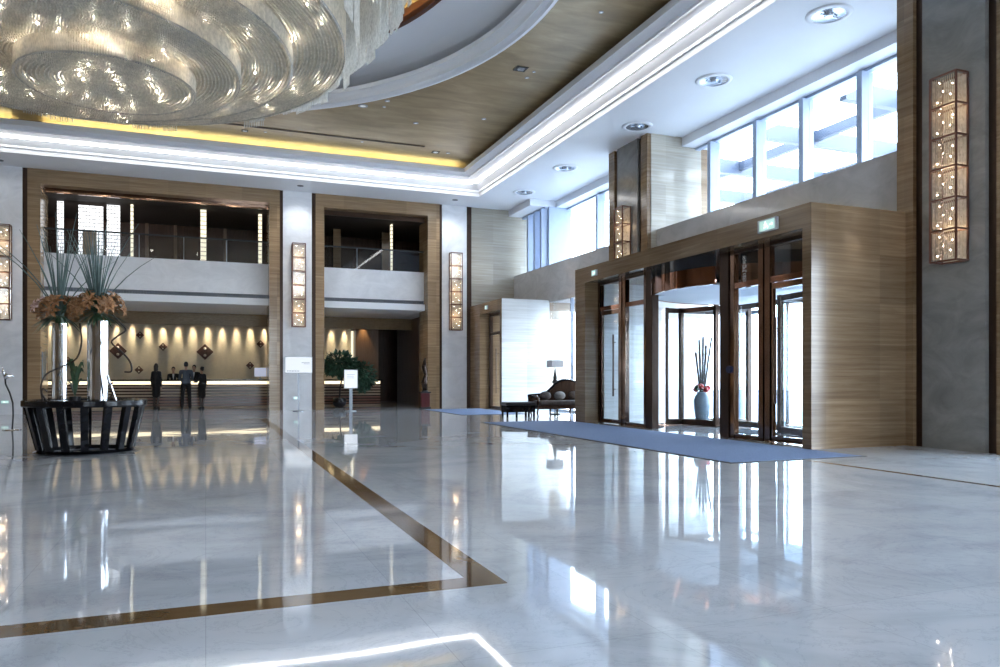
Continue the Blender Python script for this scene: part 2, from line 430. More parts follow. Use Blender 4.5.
struct(G().lathe([(9.19, 8.97), (9.19, 8.86), (9.10, 8.84), (9.06, 8.90), (8.97, 8.92), (8.93, 8.90), (8.90, 8.98), (8.80, 9.05), (8.74, 9.06), (8.74, 9.17), (9.60, 9.20), (9.60, 9.50), (8.98, 9.50),
                  (8.92, 9.50), (8.55, 9.56), (7.55, 9.60), (7.55, 9.63)], CX, CY, 128).build('trim_8', 'paint', smooth=False))
struct(G().lathe([(7.55, 9.60), (7.43, 9.60), (7.43, 9.74), (7.60, 9.74), (7.60, 10.1)], CX, CY, 96).build('trim_9', simple('red_brown_lip', (0.10, 0.03, 0.02), 0.3)))
struct(G().lathe([(7.75, 10.05), (0.01, 10.05)], CX, CY, 96).build('ceiling_dome', 'gold'))
tag(G().lathe([(7.50, 9.745), (7.56, 9.745), (7.56, 9.775), (7.50, 9.775)], CX, CY, 96, close=True).build('ring_light', 'yellow_led', origin=(0, 0, 0)),
    'yellow ring light glowing inside the white ceiling ring', 'light')
B('roof', 'paint_dim', -17, 14.0, -9.3, 42, 10.3, 10.5)
# slot vent
def slot(name, b, label):
    r = thing(name, label, 'vent', ((b[0] + b[1]) / 2, (b[2] + b[3]) / 2, 8.93))
    g = G().box(b[0], b[1], b[2], b[2] + .02, 8.93, 8.949); g.box(b[0], b[1], b[3] - .02, b[3], 8.93, 8.949)
    g.box(b[0], b[0] + .02, b[2] + .02, b[3] - .02, 8.93, 8.949); g.box(b[1] - .02, b[1], b[2] + .02, b[3] - .02, 8.93, 8.949)
    g.build('frame', 'dark_bronze', r)
    G().box(b[0] + .02, b[1] - .02, b[2] + .02, b[3] - .02, 8.944, 8.949).build('slot', 'black', r)
slot('slot_vent', (-6.0, 6.83, 24.19, 24.29), 'long thin dark slot vent in the gold ceiling above the yellow light')

# beam over the windows, closing pieces of the shell
B('wall_right_beam', 'paint', 12.65, 13.9, -9, 28.6, 7.80, 10.3)
B('wall_right_beam', 'paint', 11.56, 12.645, 26.2, 28.395, 7.80, H - .001)
B('wall_left', 'trav', -16.8, -16.5, -9, 42, -0.2, 10.3)
g = G(); g.box(-16.5, 1.0, -9.3, -9, -0.2, 10.3); g.box(1.0, 5.0, -9.3, -9, 6.2, 10.3); g.box(1.0, 5.0, -9.3, -9, -0.2, 0.6); g.box(5.0, 14.2, -9.3, -9, -0.2, 10.3)
struct(g.build('wall_front', 'trav'))
root = struct(G().box(1.0, 5.0, -9.2, -9.1, 3.4, 3.5).build('window_7', 'win_frame', origin=(3, -9.15, 0.6)))  # unseen glazing behind the camera, added as frontal fill for the back wall
for x in (3.0,): G().box(x - .05, x + .05, -9.22, -9.08, 0.6, 6.2).build('mullion', 'win_frame', root)
for x in (1.0, 3.0):
    for z0, z1 in ((.6, 3.4), (3.5, 6.2)): G().box(x + .05, x + 1.95, -9.16, -9.15, z0, z1).build('pane', 'glass', root)
B('wall_reception_end', 'brown_wall', -16.5, 14.2, 41, 41.3, -0.2, 10.3)
B('wall_right_end', 'paint_dim', 13.9, 14.2, 28.4, 41, -0.2, 10.3)

# ------------------------------------------------------------------ right wall: columns, spandrels, clerestory
def column(name, yc, far):
    g = G(); g.box(11.62, 13.55, yc - 1.07, yc + 1.07, 0, 7.79); g.box(11.62, 12.645, yc - 1.07, yc + 1.07, 7.79, H - .001)
    for s in (-1, 1):
        a, b = sorted((yc + s * 0.74, yc + s * 1.07)); g.box(11.5, 11.62, a, b, 0, H)
    struct(g.build(name, 'trav'))
    B(name + '_panel', 'grey_panel', 11.5, 11.618, yc - 0.56, yc + 0.56, 0, H)
    g = G()
    for s in (-1, 1):
        a, b = sorted((yc + s * 0.56, yc + s * 0.74)); g.box(11.58, 11.619, a, b, 0, H)
    struct(g.build(name + '_groove', 'dark_bronze'))
column('column_near', 8.76, 0); column('column_far', 19.02, 1); column('column_behind', -1.49, 0)
# pale reveal slab on the near side of the far column, next to the windows
B('column_far_reveal', 'trav_grey', 11.62, 13.3, 17.93, 17.949, 3.8, 7.79)
B('column_far_reveal', 'trav_grey', 11.62, 12.64, 17.93, 17.949, 7.79, H - .001)
B('column_far_lining', 'white_alcove', 11.62, 13.55, 17.90, 17.949, 0, 3.719)
def spandrel(name, y0, y1, zb, mat='spandrel'):
    return B(name, mat, 11.8, 13.55, y0, y1, zb, 5.36)
spandrel('wall_right_1', 9.83, 17.93, 4.0)
spandrel('wall_right_2', 20.09, 28.4, 3.97)
spandrel('wall_right_3', -0.42, 7.69, 3.97)
spandrel('wall_right_4', -9, -2.56, 0, 'trav')
wn = 0
def clerestory(ys, mull, xw=13.17):
    """Frame with mullions, and one glass pane per light, set back above the spandrel."""
    global wn
    wn += 1
    y0, y1 = ys
    fr = G(); fr.box(xw - .07, xw + .08, y0, y1, 7.73, 7.80); fr.box(xw - .07, xw + .08, y0, y1, 5.36, 5.42)
    root = struct(fr.build('window_%d' % wn, 'win_frame', origin=(xw, (y0 + y1) / 2, 5.36)))
    for m in mull:
        G().box(xw - .19, xw + .13, m - 0.07, m + 0.07, 5.42, 7.73).build('mullion', 'win_frame', root)
    eds = [y0] + list(mull) + [y1]
    for a, b in zip(eds, eds[1:]):
        if b - a > 0.3: G().box(xw, xw + .01, a + (0.07 if a != y0 else 0), b - (0.07 if b != y1 else 0), 5.42, 7.73).build('pane', 'glass', root)
clerestory((9.83, 17.93), [12.03, 13.71, 15.30, 17.15])
clerestory((20.09, 26.2), [21.7, 23.55])
clerestory((26.2, 28.4), [26.32, 26.95, 27.6], 12.25)
B('trim_15', 'win_frame', 12.33, 13.3, 26.15, 26.25, 5.36, 7.80)
clerestory((-0.42, 7.69), [1.8, 3.5, 5.2, 6.9])
clerestory((-9, -2.56), [-6.7, -5.0, -3.4])
# steel canopy outside
g = G()
for y in (4.0, 7.2, 10.2, 13.4, 16.4, 19.6, 22.8):
    r = tag(G().box(13.95, 24, y - 0.10, y + 0.10, 7.72, 8.16).build('canopy_beam', 'ext_steel', origin=(19, y, 7.72)),
        'pale steel canopy beam outside the high windows', 'beam', 'canopy beams outside the windows')
for x in (16.0, 19.5, 23.0):
    for a, b in zip((4.0, 7.2, 10.2, 13.4, 16.4, 19.6), (7.2, 10.2, 13.4, 16.4, 19.6, 22.8)):
        tag(G().box(x - 0.08, x + 0.08, a + 0.11, b - 0.11, 7.85, 8.12).build('canopy_joist', 'ext_steel', origin=(x, (a + b) / 2, 7.85)),
            'short pale joist between canopy beams outside', 'beam', 'canopy joists outside the windows')

# ------------------------------------------------------------------ portal boxes on the right wall
def portal(name, x, y0, y1, jn, jf, zt, zo, xd, side, zmat='trav'):
    """Stone box that frames an entrance; open front at x between the two jambs, doors at xd."""
    g = G()
    g.box(x, 11.6, y1 - jf, y1, 0, zo)
    g.box(x, 13.9, y0 + 0.021, y1, zo, zt)
    struct(g.build(name, zmat))
    g = G().box(x, 11.79, y0 + 0.021, y0 + jn, 0, zo)
    struct(g.build(name + '_jamb', zmat))
    B(name + '_side', side, x + 0.001, 11.79, y0, y0 + 0.02, 0, zt - 0.001)
B('trim_14', 'white_alcove', 9.92, 11.6, 17.575, 17.599, 0, 3.719)
portal('wall_right_portal', 9.36, 9.65, 18.18, 0.20, 0.58, 4.12, 3.72, 9.8, 'trav')
portal('wall_right_far_portal', 9.9, 24.95, 28.38, 0.16, 1.1, 4.05, 3.66, 10.3, 'white_alcove')
# alcove between the two portals: glazing to the outside
root = struct(G().box(11.8, 11.95, 20.09, 24.95, 0, 0.06).build('window_5', 'win_frame', origin=(11.87, 22.5, 0)))
for y in (21.7, 23.3): G().box(11.82, 11.94, y - 0.03, y + 0.03, 0.06, 3.97).build('mullion', 'win_frame', root)
for a, b in ((20.09, 21.67), (21.73, 23.27), (23.33, 24.95)): G().box(11.87, 11.88, a, b, 0.06, 3.97).build('pane', 'glass', root)

root = struct(G().box(11.8, 11.95, -0.42, 7.69, 0, 0.06).build('window_6', 'win_frame', origin=(11.87, 3.6, 0)))
for y in (1.6, 3.63, 5.66): G().box(11.82, 11.94, y - 0.03, y + 0.03, 0.06, 3.97).build('mullion', 'win_frame', root)
for a, b in ((-0.42, 1.57), (1.63, 3.6), (3.66, 5.63), (5.69, 7.69)): G().box(11.87, 11.88, a, b, 0.06, 3.97).build('pane', 'glass', root)

# ------------------------------------------------------------------ revolving door and swing doors
XD = 9.8; DC = (11.9, 13.73); DR = 2.55
rd = thing('revolving_door', 'large revolving door with copper drum between glass side doors', 'door', (DC[0], DC[1], 0))
def ring(r0, r1, z0, z1, name, mat, a0=0, a1=2 * pi, n=96, parent=rd):
    return G().lathe([(r0, z0), (r1, z0), (r1, z1), (r0, z1)], DC[0], DC[1], n, a0, a1, close=True).build(name, mat, parent)
for a0, a1 in ((pi - .485, pi + .485), (-pi + .69, pi - .69)):
    ring(DR - 0.06, DR, 3.10, 3.47, 'fascia', 'copper', a0, a1, 64)['label'] = 'mirror copper lower fascia'
    ring(DR - 0.06, DR - 0.005, 3.471, 3.719, 'fascia_band', 'black_band', a0, a1, 64)['label'] = 'dark smoked upper fascia'
poly = []
for k in range(120):
    a = 2 * pi * k / 120; off = abs(a - pi); rr = DR - .07
    if .47 < off < .80: rr = min(rr, 1.96 / cos(off)) if off >= .66 else min(rr, 1.96 / cos(off))
    poly.append((DC[0] + rr * cos(a), DC[1] + rr * sin(a)))
G().prism(poly, 3.115, 3.16).build('canopy_ceiling', 'paint', rd)['label'] = 'white round canopy ceiling'
th = math.acos((XD - DC[0] + 0.0) / DR)           # half-angle where drum meets the glass front (measured from +X)
for s in (1, -1):
    a0, a1 = sorted((s * (pi - .69), s * 0.62))
    ring(DR - 0.03, DR - 0.015, 0.06, 3.095, 'drum_glass', 'glass', a0, a1, 32)
    ring(DR - 0.05, DR, 0.0, 0.06, 'drum_sill', 'bronze', a0, a1, 32)
    for aa in (s * 0.62, s * 1.35):
        G().cyl(DC[0] + (DR - 0.03) * cos(aa), DC[1] + (DR - 0.03) * sin(aa), 0.0, 3.1, 0.045, n=10).build('drum_post', 'bronze', rd)
# rotor: two display cases with glass walls joined by wings
rot = G().cyl(DC[0], DC[1], 0.0, 3.15, 0.09, n=16).build('rotor_shaft', 'dark_bronze', rd)
for s in (1, -1):
    q = lambda x, y: (DC[0] + s * x, DC[1] + s * y)
    A, Bq, D, E, F = q(-0.72, 2.16), q(-0.42, 1.16), q(0.55, 1.16), q(0.72, 2.16), q(-0.80, 2.36)
    case = [A, Bq, D, E]
    fr = G()
    for p in case: fr.box(p[0] - 0.05, p[0] + 0.05, p[1] - 0.05, p[1] + 0.05, 0.02, 2.95)
    for p, r_ in zip(case, case[1:] + case[:1]):
        fr.beam((*p, 0.09), (*r_, 0.09), 0.06, 0.14); fr.beam((*p, 2.88), (*r_, 2.88), 0.06, 0.12)
    fr.prism(case if s == 1 else case, 0.02, 0.05)
    fr.build('display_case', 'dark_bronze', rd)
    for p, r_ in zip(case, case[1:] + case[:1]):
        G().beam((*(Vector(p) * 0.95 + Vector(r_) * 0.05), 1.49), (*(Vector(p) * 0.05 + Vector(r_) * 0.95), 1.49), 0.012, 2.6).build('case_glass', 'glass', rd)
    m = ((Bq[0] + D[0]) / 2, Bq[1])
    w = G().beam((DC[0], DC[1], 0.09), (m[0], m[1], 0.09), 0.05, 0.14); w.beam((DC[0], DC[1], 2.88), (m[0], m[1], 2.88), 0.05, 0.12)
    w.build('wing_frame', 'dark_bronze', rd)
    Fq = q(-1.14, 2.16)
    w = G().box(Fq[0] - .03, Fq[0] + .03, Fq[1] - .03, Fq[1] + .03, 0.02, 2.95); w.beam((*A, 0.09), (*Fq, 0.09), 0.05, 0.14); w.beam((*A, 2.88), (*Fq, 2.88), 0.05, 0.12)
    w.build('wing_frame', 'dark_bronze', rd)
    G().beam((A[0] - s * .06, A[1], 1.49), (Fq[0] + s * .04, Fq[1], 1.49), 0.012, 2.6).build('wing_glass', 'glass', rd)
    G().beam((DC[0] + s * 0.0, DC[1] + s * 0.1, 1.49), (m[0], m[1] - s * 0.06, 1.49), 0.012, 2.6).build('wing_glass', 'glass', rd)
# glass front in the plane of the portal
def post(y0, y1, x0=XD - 0.06, x1=XD + 0.06, z1=3.718): return G().box(x0, x1, y0, y1, 0, z1)
def front(y_out, y_mid0, y_mid1, y_in0, y_in1, lab, s):
    """One side bay: frame posts, transoms, fixed pane, swing door with long handle. s=+1 for the bay farther from the camera."""
    t = thing('glass_door_bay', lab, 'door', (XD, (y_out + y_in1) / 2, 0), 'glass door bays beside the revolving door')
    post(*sorted((y_out, y_out - s * 0.10))).build('post', 'bronze', t)
    post(*sorted((y_mid0, y_mid0 + (y_mid1 - y_mid0) * .42))).build('post', 'bronze', t)
    post(*sorted((y_mid1 - (y_mid1 - y_mid0) * .42, y_mid1))).build('post', 'bronze', t)
    post(*sorted((y_mid0 + (y_mid1 - y_mid0) * .42, y_mid1 - (y_mid1 - y_mid0) * .42)), XD - .03, XD + .03).build('post', 'dark_bronze', t)
    post(*sorted((y_in0, y_in0 + (y_in1 - y_in0) * .35))).build('post', 'bronze', t)
    post(*sorted((y_in0 + (y_in1 - y_in0) * .35, y_in1)), XD - .09, XD + .09).build('post', 'dark_bronze', t)
    yo = y_out - s * 0.10
    for a, b in ((yo, y_mid0), (y_mid1, y_in0)):
        a, b = sorted((a, b))
        G().box(XD - .05, XD + .05, a, b, 2.96, 3.07).build('transom', 'copper', t)
        G().box(XD - .05, XD + .05, a, b, 3.65, 3.718).build('head_rail', 'dark_bronze', t)
        G().box(XD - .006, XD + .006, a, b, 3.07, 3.65).build('top_light', 'glass', t)
    a, b = sorted((y_mid1, y_in0))
    G().box(XD - .05, XD + .05, a, b, 0, 0.09).build('sill', 'bronze', t)
    G().box(XD - .006, XD + .006, a, b, 0.09, 2.96).build('fixed_pane', 'glass', t)
    a, b = sorted((yo, y_mid0))
    d = G().box(XD - .035, XD + .035, a + .01, a + .06, 0.015, 2.95); d.box(XD - .035, XD + .035, b - .06, b - .01, 0.015, 2.95)
    d.box(XD - .035, XD + .035, a + .06, b - .06, 0.015, 0.12); d.box(XD - .035, XD + .035, a + .06, b - .06, 2.84, 2.95)
    leaf = d.build('door_leaf', 'bronze', t)
    G().box(XD - .006, XD + .006, a + .06, b - .06, 0.12, 2.84).build('pane', 'glass', leaf)
    yh = y_mid0 + s * 0.20
    h = G().tube([(XD - .10, yh, 0.72), (XD - .10, yh, 2.30)], 0.022, 10)
    h.tube([(XD - .10, yh, 0.9), (XD - .036, yh, 0.9)], 0.012, 8); h.tube([(XD - .10, yh, 2.1), (XD - .036, yh, 2.1)], 0.012, 8)
    h.build('handle', 'dark_bronze', leaf)
    return t
front(17.60, 16.52, 16.20, 15.36, 14.95, 'bronze glass door bay beyond the revolving door, nearer the settee', 1)
t2 = front(9.85, 11.07, 11.38, 12.08, 12.48, 'bronze glass door bay on the near side of the revolving door', -1)
G().cyl(0, 0, 0, 0, 0.01, n=4)
G().tube([(XD - .093, 12.02 + .12, 1.36), (XD - .15, 12.02 + .12, 1.36)], [0.075, 0.07], 16).build('push_button', 'button', t2)['label'] = 'round navy push button'
# outer set of doors behind
t = thing('outer_door_frame', 'outer bronze door frame seen through the glass behind the revolving door', 'door', (13.7, 13.73, 0))
for y in (9.9, 10.75, 11.5, 15.9, 16.7, 17.5):
    G().box(13.66, 13.74, y - .05, y + .05, 0, 3.7).build('post', 'win_frame', t)
for a, b in ((9.95, 11.45), (15.95, 17.45)):
    G().box(13.66, 13.74, a, b, 2.9, 3.0).build('rail', 'win_frame', t)
# vase with sticks inside the far display case
vx, vy = DC[0] - 0.30, DC[1] + 1.87
t = thing('display_vase', 'blue grey vase with tall dark sticks and red flowers inside the revolving door', 'vase', (vx, vy, 0.051))
G().lathe([(0.0, .051), (.13, .051), (.15, .10), (.20, .45), (.21, .62), (.17, .74), (.12, .80), (.13, .84), (.10, .84), (.09, .78), (.0, .60)], vx, vy, 24).build('vase_body', 'vase_glass', t, True)
for i in range(9):
    a = 2 * pi * i / 9; l = random.uniform(1.0, 1.65); k = random.uniform(0.1, 0.24)
    G().tube([(vx + .03 * cos(a), vy + .03 * sin(a), .7), (vx + k * cos(a), vy + k * sin(a), .8 + l)], [0.02, 0.028], 6).build('stick', 'black', t)
for i in range(8):
    a = 2 * pi * i / 8; G().sph((vx + .15 * cos(a), vy + .15 * sin(a), .90 + .04 * (i % 3)), .07, 8, 6).build('flower', 'red_flower' if i % 4 else 'leaf', t, True)

# exit signs on the headers
def exit_sign(x, y, z, w, h, label, ax='x'):
    t = thing('exit_sign', label, 'sign', (x, y, z), 'green exit signs')
    d = 0.05
    def bx(a0, a1, z0, z1, d0, d1):
        if ax == 'x': return G().box(x - d1, x - d0, y + a0, y + a1, z + z0, z + z1)
        return G().box(x + a0, x + a1, y - d1, y - d0, z + z0, z + z1)
    bx(-w, w, -h, h, 0.001, d).build('case', 'exit_case', t)
    bx(-w * .8, w * .8, -h * .8, h * .8, d, d + .004).build('face', 'exit_glow', t)
    # running figure and arrow
    s_ = -1 if ax == 'x' else 1
    g = G(); e = d + .006; hh = h
    def P3(a, b): return (x - e, y + s_ * a, z + b) if ax == 'x' else (x + s_ * a, y - e, z + b)
    G().sph(P3(-.15 * w, .5 * hh), .13 * hh, 8, 6).build('figure_head', 'exit_mark', t)
    for pa, pb in (((-.18 * w, .3 * hh), (-.05 * w, -.1 * hh)), ((-.05 * w, -.1 * hh), (.12 * w, -.25 * hh)), ((.12 * w, -.25 * hh), (.10 * w, -.6 * hh)), ((-.05 * w, -.1 * hh), (-.2 * w, -.35 * hh)),
                   ((-.2 * w, -.35 * hh), (-.38 * w, -.4 * hh)), ((-.18 * w, .25 * hh), (.02 * w, .12 * hh)), ((-.18 * w, .25 * hh), (-.34 * w, .05 * hh))):
        g.tube([P3(*pa), P3(*pb)], .07 * hh, 6)
    g.build('running_figure', 'exit_mark', t)
    g = G()
    for pa, pb in (((.3 * w, 0), (.62 * w, 0)), ((.62 * w, 0), (.5 * w, .2 * hh)), ((.62 * w, 0), (.5 * w, -.2 * hh))): g.tube([P3(*pa), P3(*pb)], .07 * hh, 6)
    g.build('arrow', 'exit_mark', t)
exit_sign(9.36, 10.65, 3.92, 0.24, 0.11, 'lit exit sign over the near glass door of the entrance')
exit_sign(9.36, 17.05, 3.90, 0.12, 0.075, 'lit exit sign over the far glass door of the entrance')
exit_sign(9.9, 26.47, 3.85, 0.12, 0.075, 'lit exit sign over the corner door beyond the bench')
exit_sign(3.10, 28.27, 0.45, 0.13, 0.055, 'low lit exit sign on the white pillar behind the sign stand', 'y')
exit_sign(-6.02, 28.27, 0.41, 0.13, 0.055, 'low lit green exit sign on the pillar at the left', 'y')
# corner door in the far portal
t = thing('corner_door', 'narrow bronze glass door in the corner portal left of the bench', 'door', (10.35, 26.2, 0))
for a, b in ((25.12, 25.22), (27.18, 27.28), (26.05, 26.15)): G().box(10.29, 10.41, a, b, 0, 3.655).build('post', 'dark_bronze', t)
for a, b in ((25.22, 26.05), (26.15, 27.18)):
    G().box(10.31, 10.39, a, b, 2.85, 2.95).build('transom', 'dark_bronze', t); G().box(10.31, 10.39, a, b, 3.57, 3.655).build('head_rail', 'dark_bronze', t)
    G().box(10.31, 10.39, a, b, 0.0, 0.1).build('bottom_rail', 'dark_bronze', t)
    G().box(10.345, 10.355, a, b, 0.1, 2.85).build('pane', 'glass', t); G().box(10.345, 10.355, a, b, 2.95, 3.57).build('top_light', 'glass', t)
G().tube([(10.22, 26.35, .6), (10.22, 26.35, 2.3)], .02, 8).tube([(10.22, 26.35, .8), (10.345, 26.35, .8)], .012, 6).tube([(10.22, 26.35, 2.1), (10.345, 26.35, 2.1)], .012, 6).build('handle', 'dark_bronze', t)

# ------------------------------------------------------------------ back wall: pillars, stone frames, balconies
YB = 28.4
def pillar(name, x0, x1, d0, d1):
    B(name, 'white_stone', x0, x1, YB - 0.06, YB + 0.4, 0, H)
    if d0: B(name + '_edge', 'dark_bronze', x0 - d0, x0 - 0.001, YB - 0.03, YB + 0.4, 0, H)
    if d1: B(name + '_edge', 'dark_bronze', x1 + 0.001, x1 + d1, YB - 0.03, YB + 0.4, 0, H)
pillar('wall_back_pillar', -6.60, -5.56, 0.12, 0.14); pillar('wall_back_pillar', 2.63, 3.66, 0.11, 0.14); pillar('wall_back_pillar', 8.70, 9.73, 0.10, 0.21)
def stone_frame(name, xo0, xi0, xi1, xo1):
    g = G(); g.box(xo0, xi0, YB - .05, 29.6, 0, 7.56); g.box(xi1, xo1, YB - .05, 29.6, 0, 7.56); g.box(xi0, xi1, YB - .05, 28.8, 7.56, H); g.box(xo0, xi0, YB - .05, 29.6, 7.56, H); g.box(xi1, xo1, YB - .05, 29.6, 7.56, H)
    struct(g.build(name, 'trav_cove_lit'))
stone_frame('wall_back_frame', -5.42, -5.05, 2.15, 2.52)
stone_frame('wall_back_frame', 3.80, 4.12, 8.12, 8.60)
B('wall_back', 'trav_grey', 9.94, 13.9, YB, YB + 0.4, 0, H)
B('wall_back', 'trav', -16.5, -6.72, YB, YB + 0.4, 0, H)
def balcony(x0, x1):
    struct(G().box(x0, x1, 28.92, 29.02, 4.26, 5.40).build('balcony_front', 'white_stone'))
    g = G().box(x0, x1, 28.99, 29.02, 4.12, 4.26)
    k = x0 + 0.03
    while k < x1: g.box(k, k + .02, 28.94, 28.985, 4.125, 4.255); k += .09
    struct(g.build('balcony_grille', 'grille_grey'))
    B('balcony_soffit', 'paint', x0, x1, 28.78, 33.2, 3.86, 4.11)
    B('mezzanine_floor', 'dark_wood', x0, x1, 29.02, 33.2, 4.12, 4.25)
    t = thing('glass_balustrade', 'glass balustrade with dark handrail on the ' + ('wide left' if x0 < 0 else 'narrow right') + ' balcony', 'railing', ((x0 + x1) / 2, 28.97, 5.401))
    nP = 5 if x0 < 0 else 3; w = (x1 - x0) / nP
    for i in range(nP):
        G().box(x0 + i * w + .01, x0 + (i + 1) * w - .01, 28.962, 28.976, 5.401, 6.20).build('pane', 'rail_glass', t)
        if i: G().box(x0 + i * w - .009, x0 + i * w + .009, 28.955, 28.985, 5.401, 6.20).build('post', 'sign_frame', t)
    G().box(x0 + .002, x1 - .002, 28.94, 29.0, 6.20, 6.25).build('handrail', 'black', t)
balcony(-5.05, 2.15); balcony(4.12, 8.12)
# mezzanine interior
B('mezzanine_floor', 'dark_wood', -12, -5.06, 29.61, 33.2, 4.12, 4.25)
B('mezzanine_wall_back', 'dark_wood', -12, 13.9, 33.2, 33.4, 4.0, 10.3)
B('mezzanine_ceiling', 'dark_matt', -12, 13.9, 29.61, 33.2, 7.40, 7.9)
B('mezzanine_wall_side', 'dark_wood', -12.2, -12, 29.6, 33.4, 4.0, 8)
B('mezzanine_divider', 'dark_wood', 2.7, 3.6, 29.61, 33.2, 4.0, 7.399)
B('trim_10', 'bronze', -5.049, 2.149, 28.81, 28.88, 7.40, 8.0)
B('trim_11', 'dark_bronze', 4.121, 8.119, 28.81, 28.88, 7.38, 8.0)
B('mezzanine_ceiling', 'dark_matt', -5.049, 2.149, 28.89, 29.6, 7.40, 7.7)
B('mezzanine_ceiling', 'dark_matt', 4.121, 8.119, 28.89, 29.6, 7.40, 7.7)
def lit_column(x, w, y, label, m='mezz_strip'):
    t = thing('lit_column', label, 'column', (x, y, 4.251), 'glowing mosaic columns on the balcony')
    G().box(x - w, x + w, y - .1, y + .1, 4.251, 7.39).build('shaft', m, t)
    g = G(); z = 4.4
    while z < 7.36: g.box(x - w - .012, x + w + .012, y - .112, y + .112, z, z + .018); z += .16
    stuff(g.build('lattice_band', 'lattice', t))
lit_column(-2.46, .04, 29.75, 'thin glowing column beside the lattice screens on the balcony')
lit_column(-0.08, .10, 29.75, 'glowing column in the middle of the wide balcony')
lit_column(1.92, .06, 29.75, 'glowing column at the right end of the wide balcony')
lit_column(6.99, .03, 29.75, 'thin glowing column on the narrow right balcony')
for x0, x1, z0, z1, lb in ((-5.35, -5.15, 4.251, 7.2, 'leftmost slim bright lattice screen on the balcony'), (-4.84, -4.64, 4.251, 7.38, 'narrow bright lattice screen second on the balcony'),
                           (-4.18, -3.41, 4.251, 7.3, 'broad bright lattice screen on the balcony behind the grasses'), (-3.29, -2.87, 4.251, 7.38, 'bright lattice screen strip next to the thin glowing column')):
    t = thing('lattice_screen', lb, 'screen', ((x0 + x1) / 2, 30.0, z0), 'backlit lattice screens on the balcony')
    G().box(x0, x1, 30.0, 30.02, z0, z1).build('lit_panel', 'mezz_screen', t)
    g = G(); z = z0 + .08; k = 0
    while z < z1 - .03:
        g.box(x0, x1, 29.95, 29.99, z, z + .018)
        x = x0 + (.05 if k % 2 else .14)
        while x < x1 - .02: g.box(x, x + .012, 29.95, 29.99, z + .018, min(z + .13, z1)); x += .2
        z += .13; k += 1
    stuff(g.build('lattice', 'lattice', t))
tag(G().box(-4.04, -3.6, 29.88, 29.92, 4.251, 6.4).build('wood_panel', 'slat_light', origin=(-3.82, 29.9, 4.251)), 'pale wooden panel standing before the broad lattice screen', 'panel')
for x in (-2.2, -1.15, 0.75): B('mezzanine_post', 'brown_wall', x - .06, x + .06, 33.1, 33.199, 4.251, 7.399)
for x in (5.1, 7.15): B('mezzanine_post', 'trav', x - .16, x + .16, 31.5, 31.8, 4.251, 7.399)

# ------------------------------------------------------------------ reception
B('wall_reception', 'warm_wall', -8, 6.12, 34.0, 34.2, 0, 3.9)
B('wall_reception_left', 'trav', -8.2, -8, 29.6, 34.2, 0, 3.9)
B('trim_12', 'gold_band', -8, 9.3, 33.2, 33.32, 3.36, 4.1)
B('ceiling_reception', 'paint_dim', -8, 13.9, 33.32, 41, 3.9, 4.1)
B('ceiling_reception_side', 'paint_dim', 2.15, 4.12, 29.6, 33.2, 3.86, 4.0)
B('ceiling_reception_left', 'paint_dim', -8, -5.05, 29.6, 33.2, 3.86, 4.0)
B('ceiling_reception_right', 'paint_dim', 8.12, 13.9, 29.6, 33.2, 3.86, 4.0)
B('wall_reception_column', 'brown_wall', 6.25, 7.3, 33.6, 34.6, 0, 3.9)
B('trim_13', 'mezz_strip', 6.13, 6.22, 33.9, 34.0, 0.9, 3.3)
B('wall_reception_right', 'brown_wall', 8.75, 9.1, 29.6, 36, 0, 3.9)
B('wall_corridor', 'dark_wood', 7.3, 13.9, 37.5, 37.7, 0, 3.9)
# counter
t = thing('reception_counter', 'long reception counter with wooden slats and a glowing top edge', 'counter', (0.6, 32.1, 0))
G().box(-7.9, 7.05, 31.72, 32.5, 1.06, 1.12).build('counter_top', 'black_lacquer', t)
G().box(-7.9, 7.0, 31.86, 31.90, 0.93, 1.055).build('light_strip', 'warm_strip', t)['label'] = 'glowing warm light strip'
G().box(-7.9, 7.0, 31.92, 32.4, 0.06, 1.055).build('body', 'dark_wood', t)
for i in range(7):
    G().box(-7.9, 7.0, 31.85, 31.918, 0.10 + i * .118, 0.165 + i * .118).build('slat', 'counter_wood' if i < 3 else 'slat_light', t)
G().box(-7.9, 7.0, 31.80, 31.95, 0.0, 0.06).build('plinth', 'slat_light', t)
# wall washers
def washer(x):
    t = thing('wall_washer', 'small ceiling spotlight washing the cream reception wall', 'light', (x, 33.84, 3.75), 'spotlights along the reception wall')
    G().cyl(x, 33.84, 3.75, 3.899, .05, n=12).build('can', 'dark_bronze', t)
    G().cyl(x, 33.84, 3.742, 3.749, .04, n=12).build('lens', 'warm_strip', t)
    l = bpy.data.lights.new('washer_beam', 'SPOT'); l.energy = 120; l.color = (1, .87, .64); l.spot_size = R(30); l.spot_blend = 1.0; l.shadow_soft_size = .03
    o = bpy.data.objects.new('beam', l); C.objects.link(o); o.parent = t; o.location = (0, 0, -.03); o.rotation_euler = (R(7), 0, 0)
xw = -7.4
while xw < 6.1: washer(xw); xw += 0.575
l = bpy.data.lights.new('column_beam', 'SPOT'); l.energy = 60; l.color = (1, .72, .35); l.spot_size = R(50); l.spot_blend = .6; l.shadow_soft_size = .04
o = bpy.data.objects.new('column_beam', l); C.objects.link(o); o.location = (6.6, 33.4, 3.8); o.rotation_euler = (R(4), 0, 0)
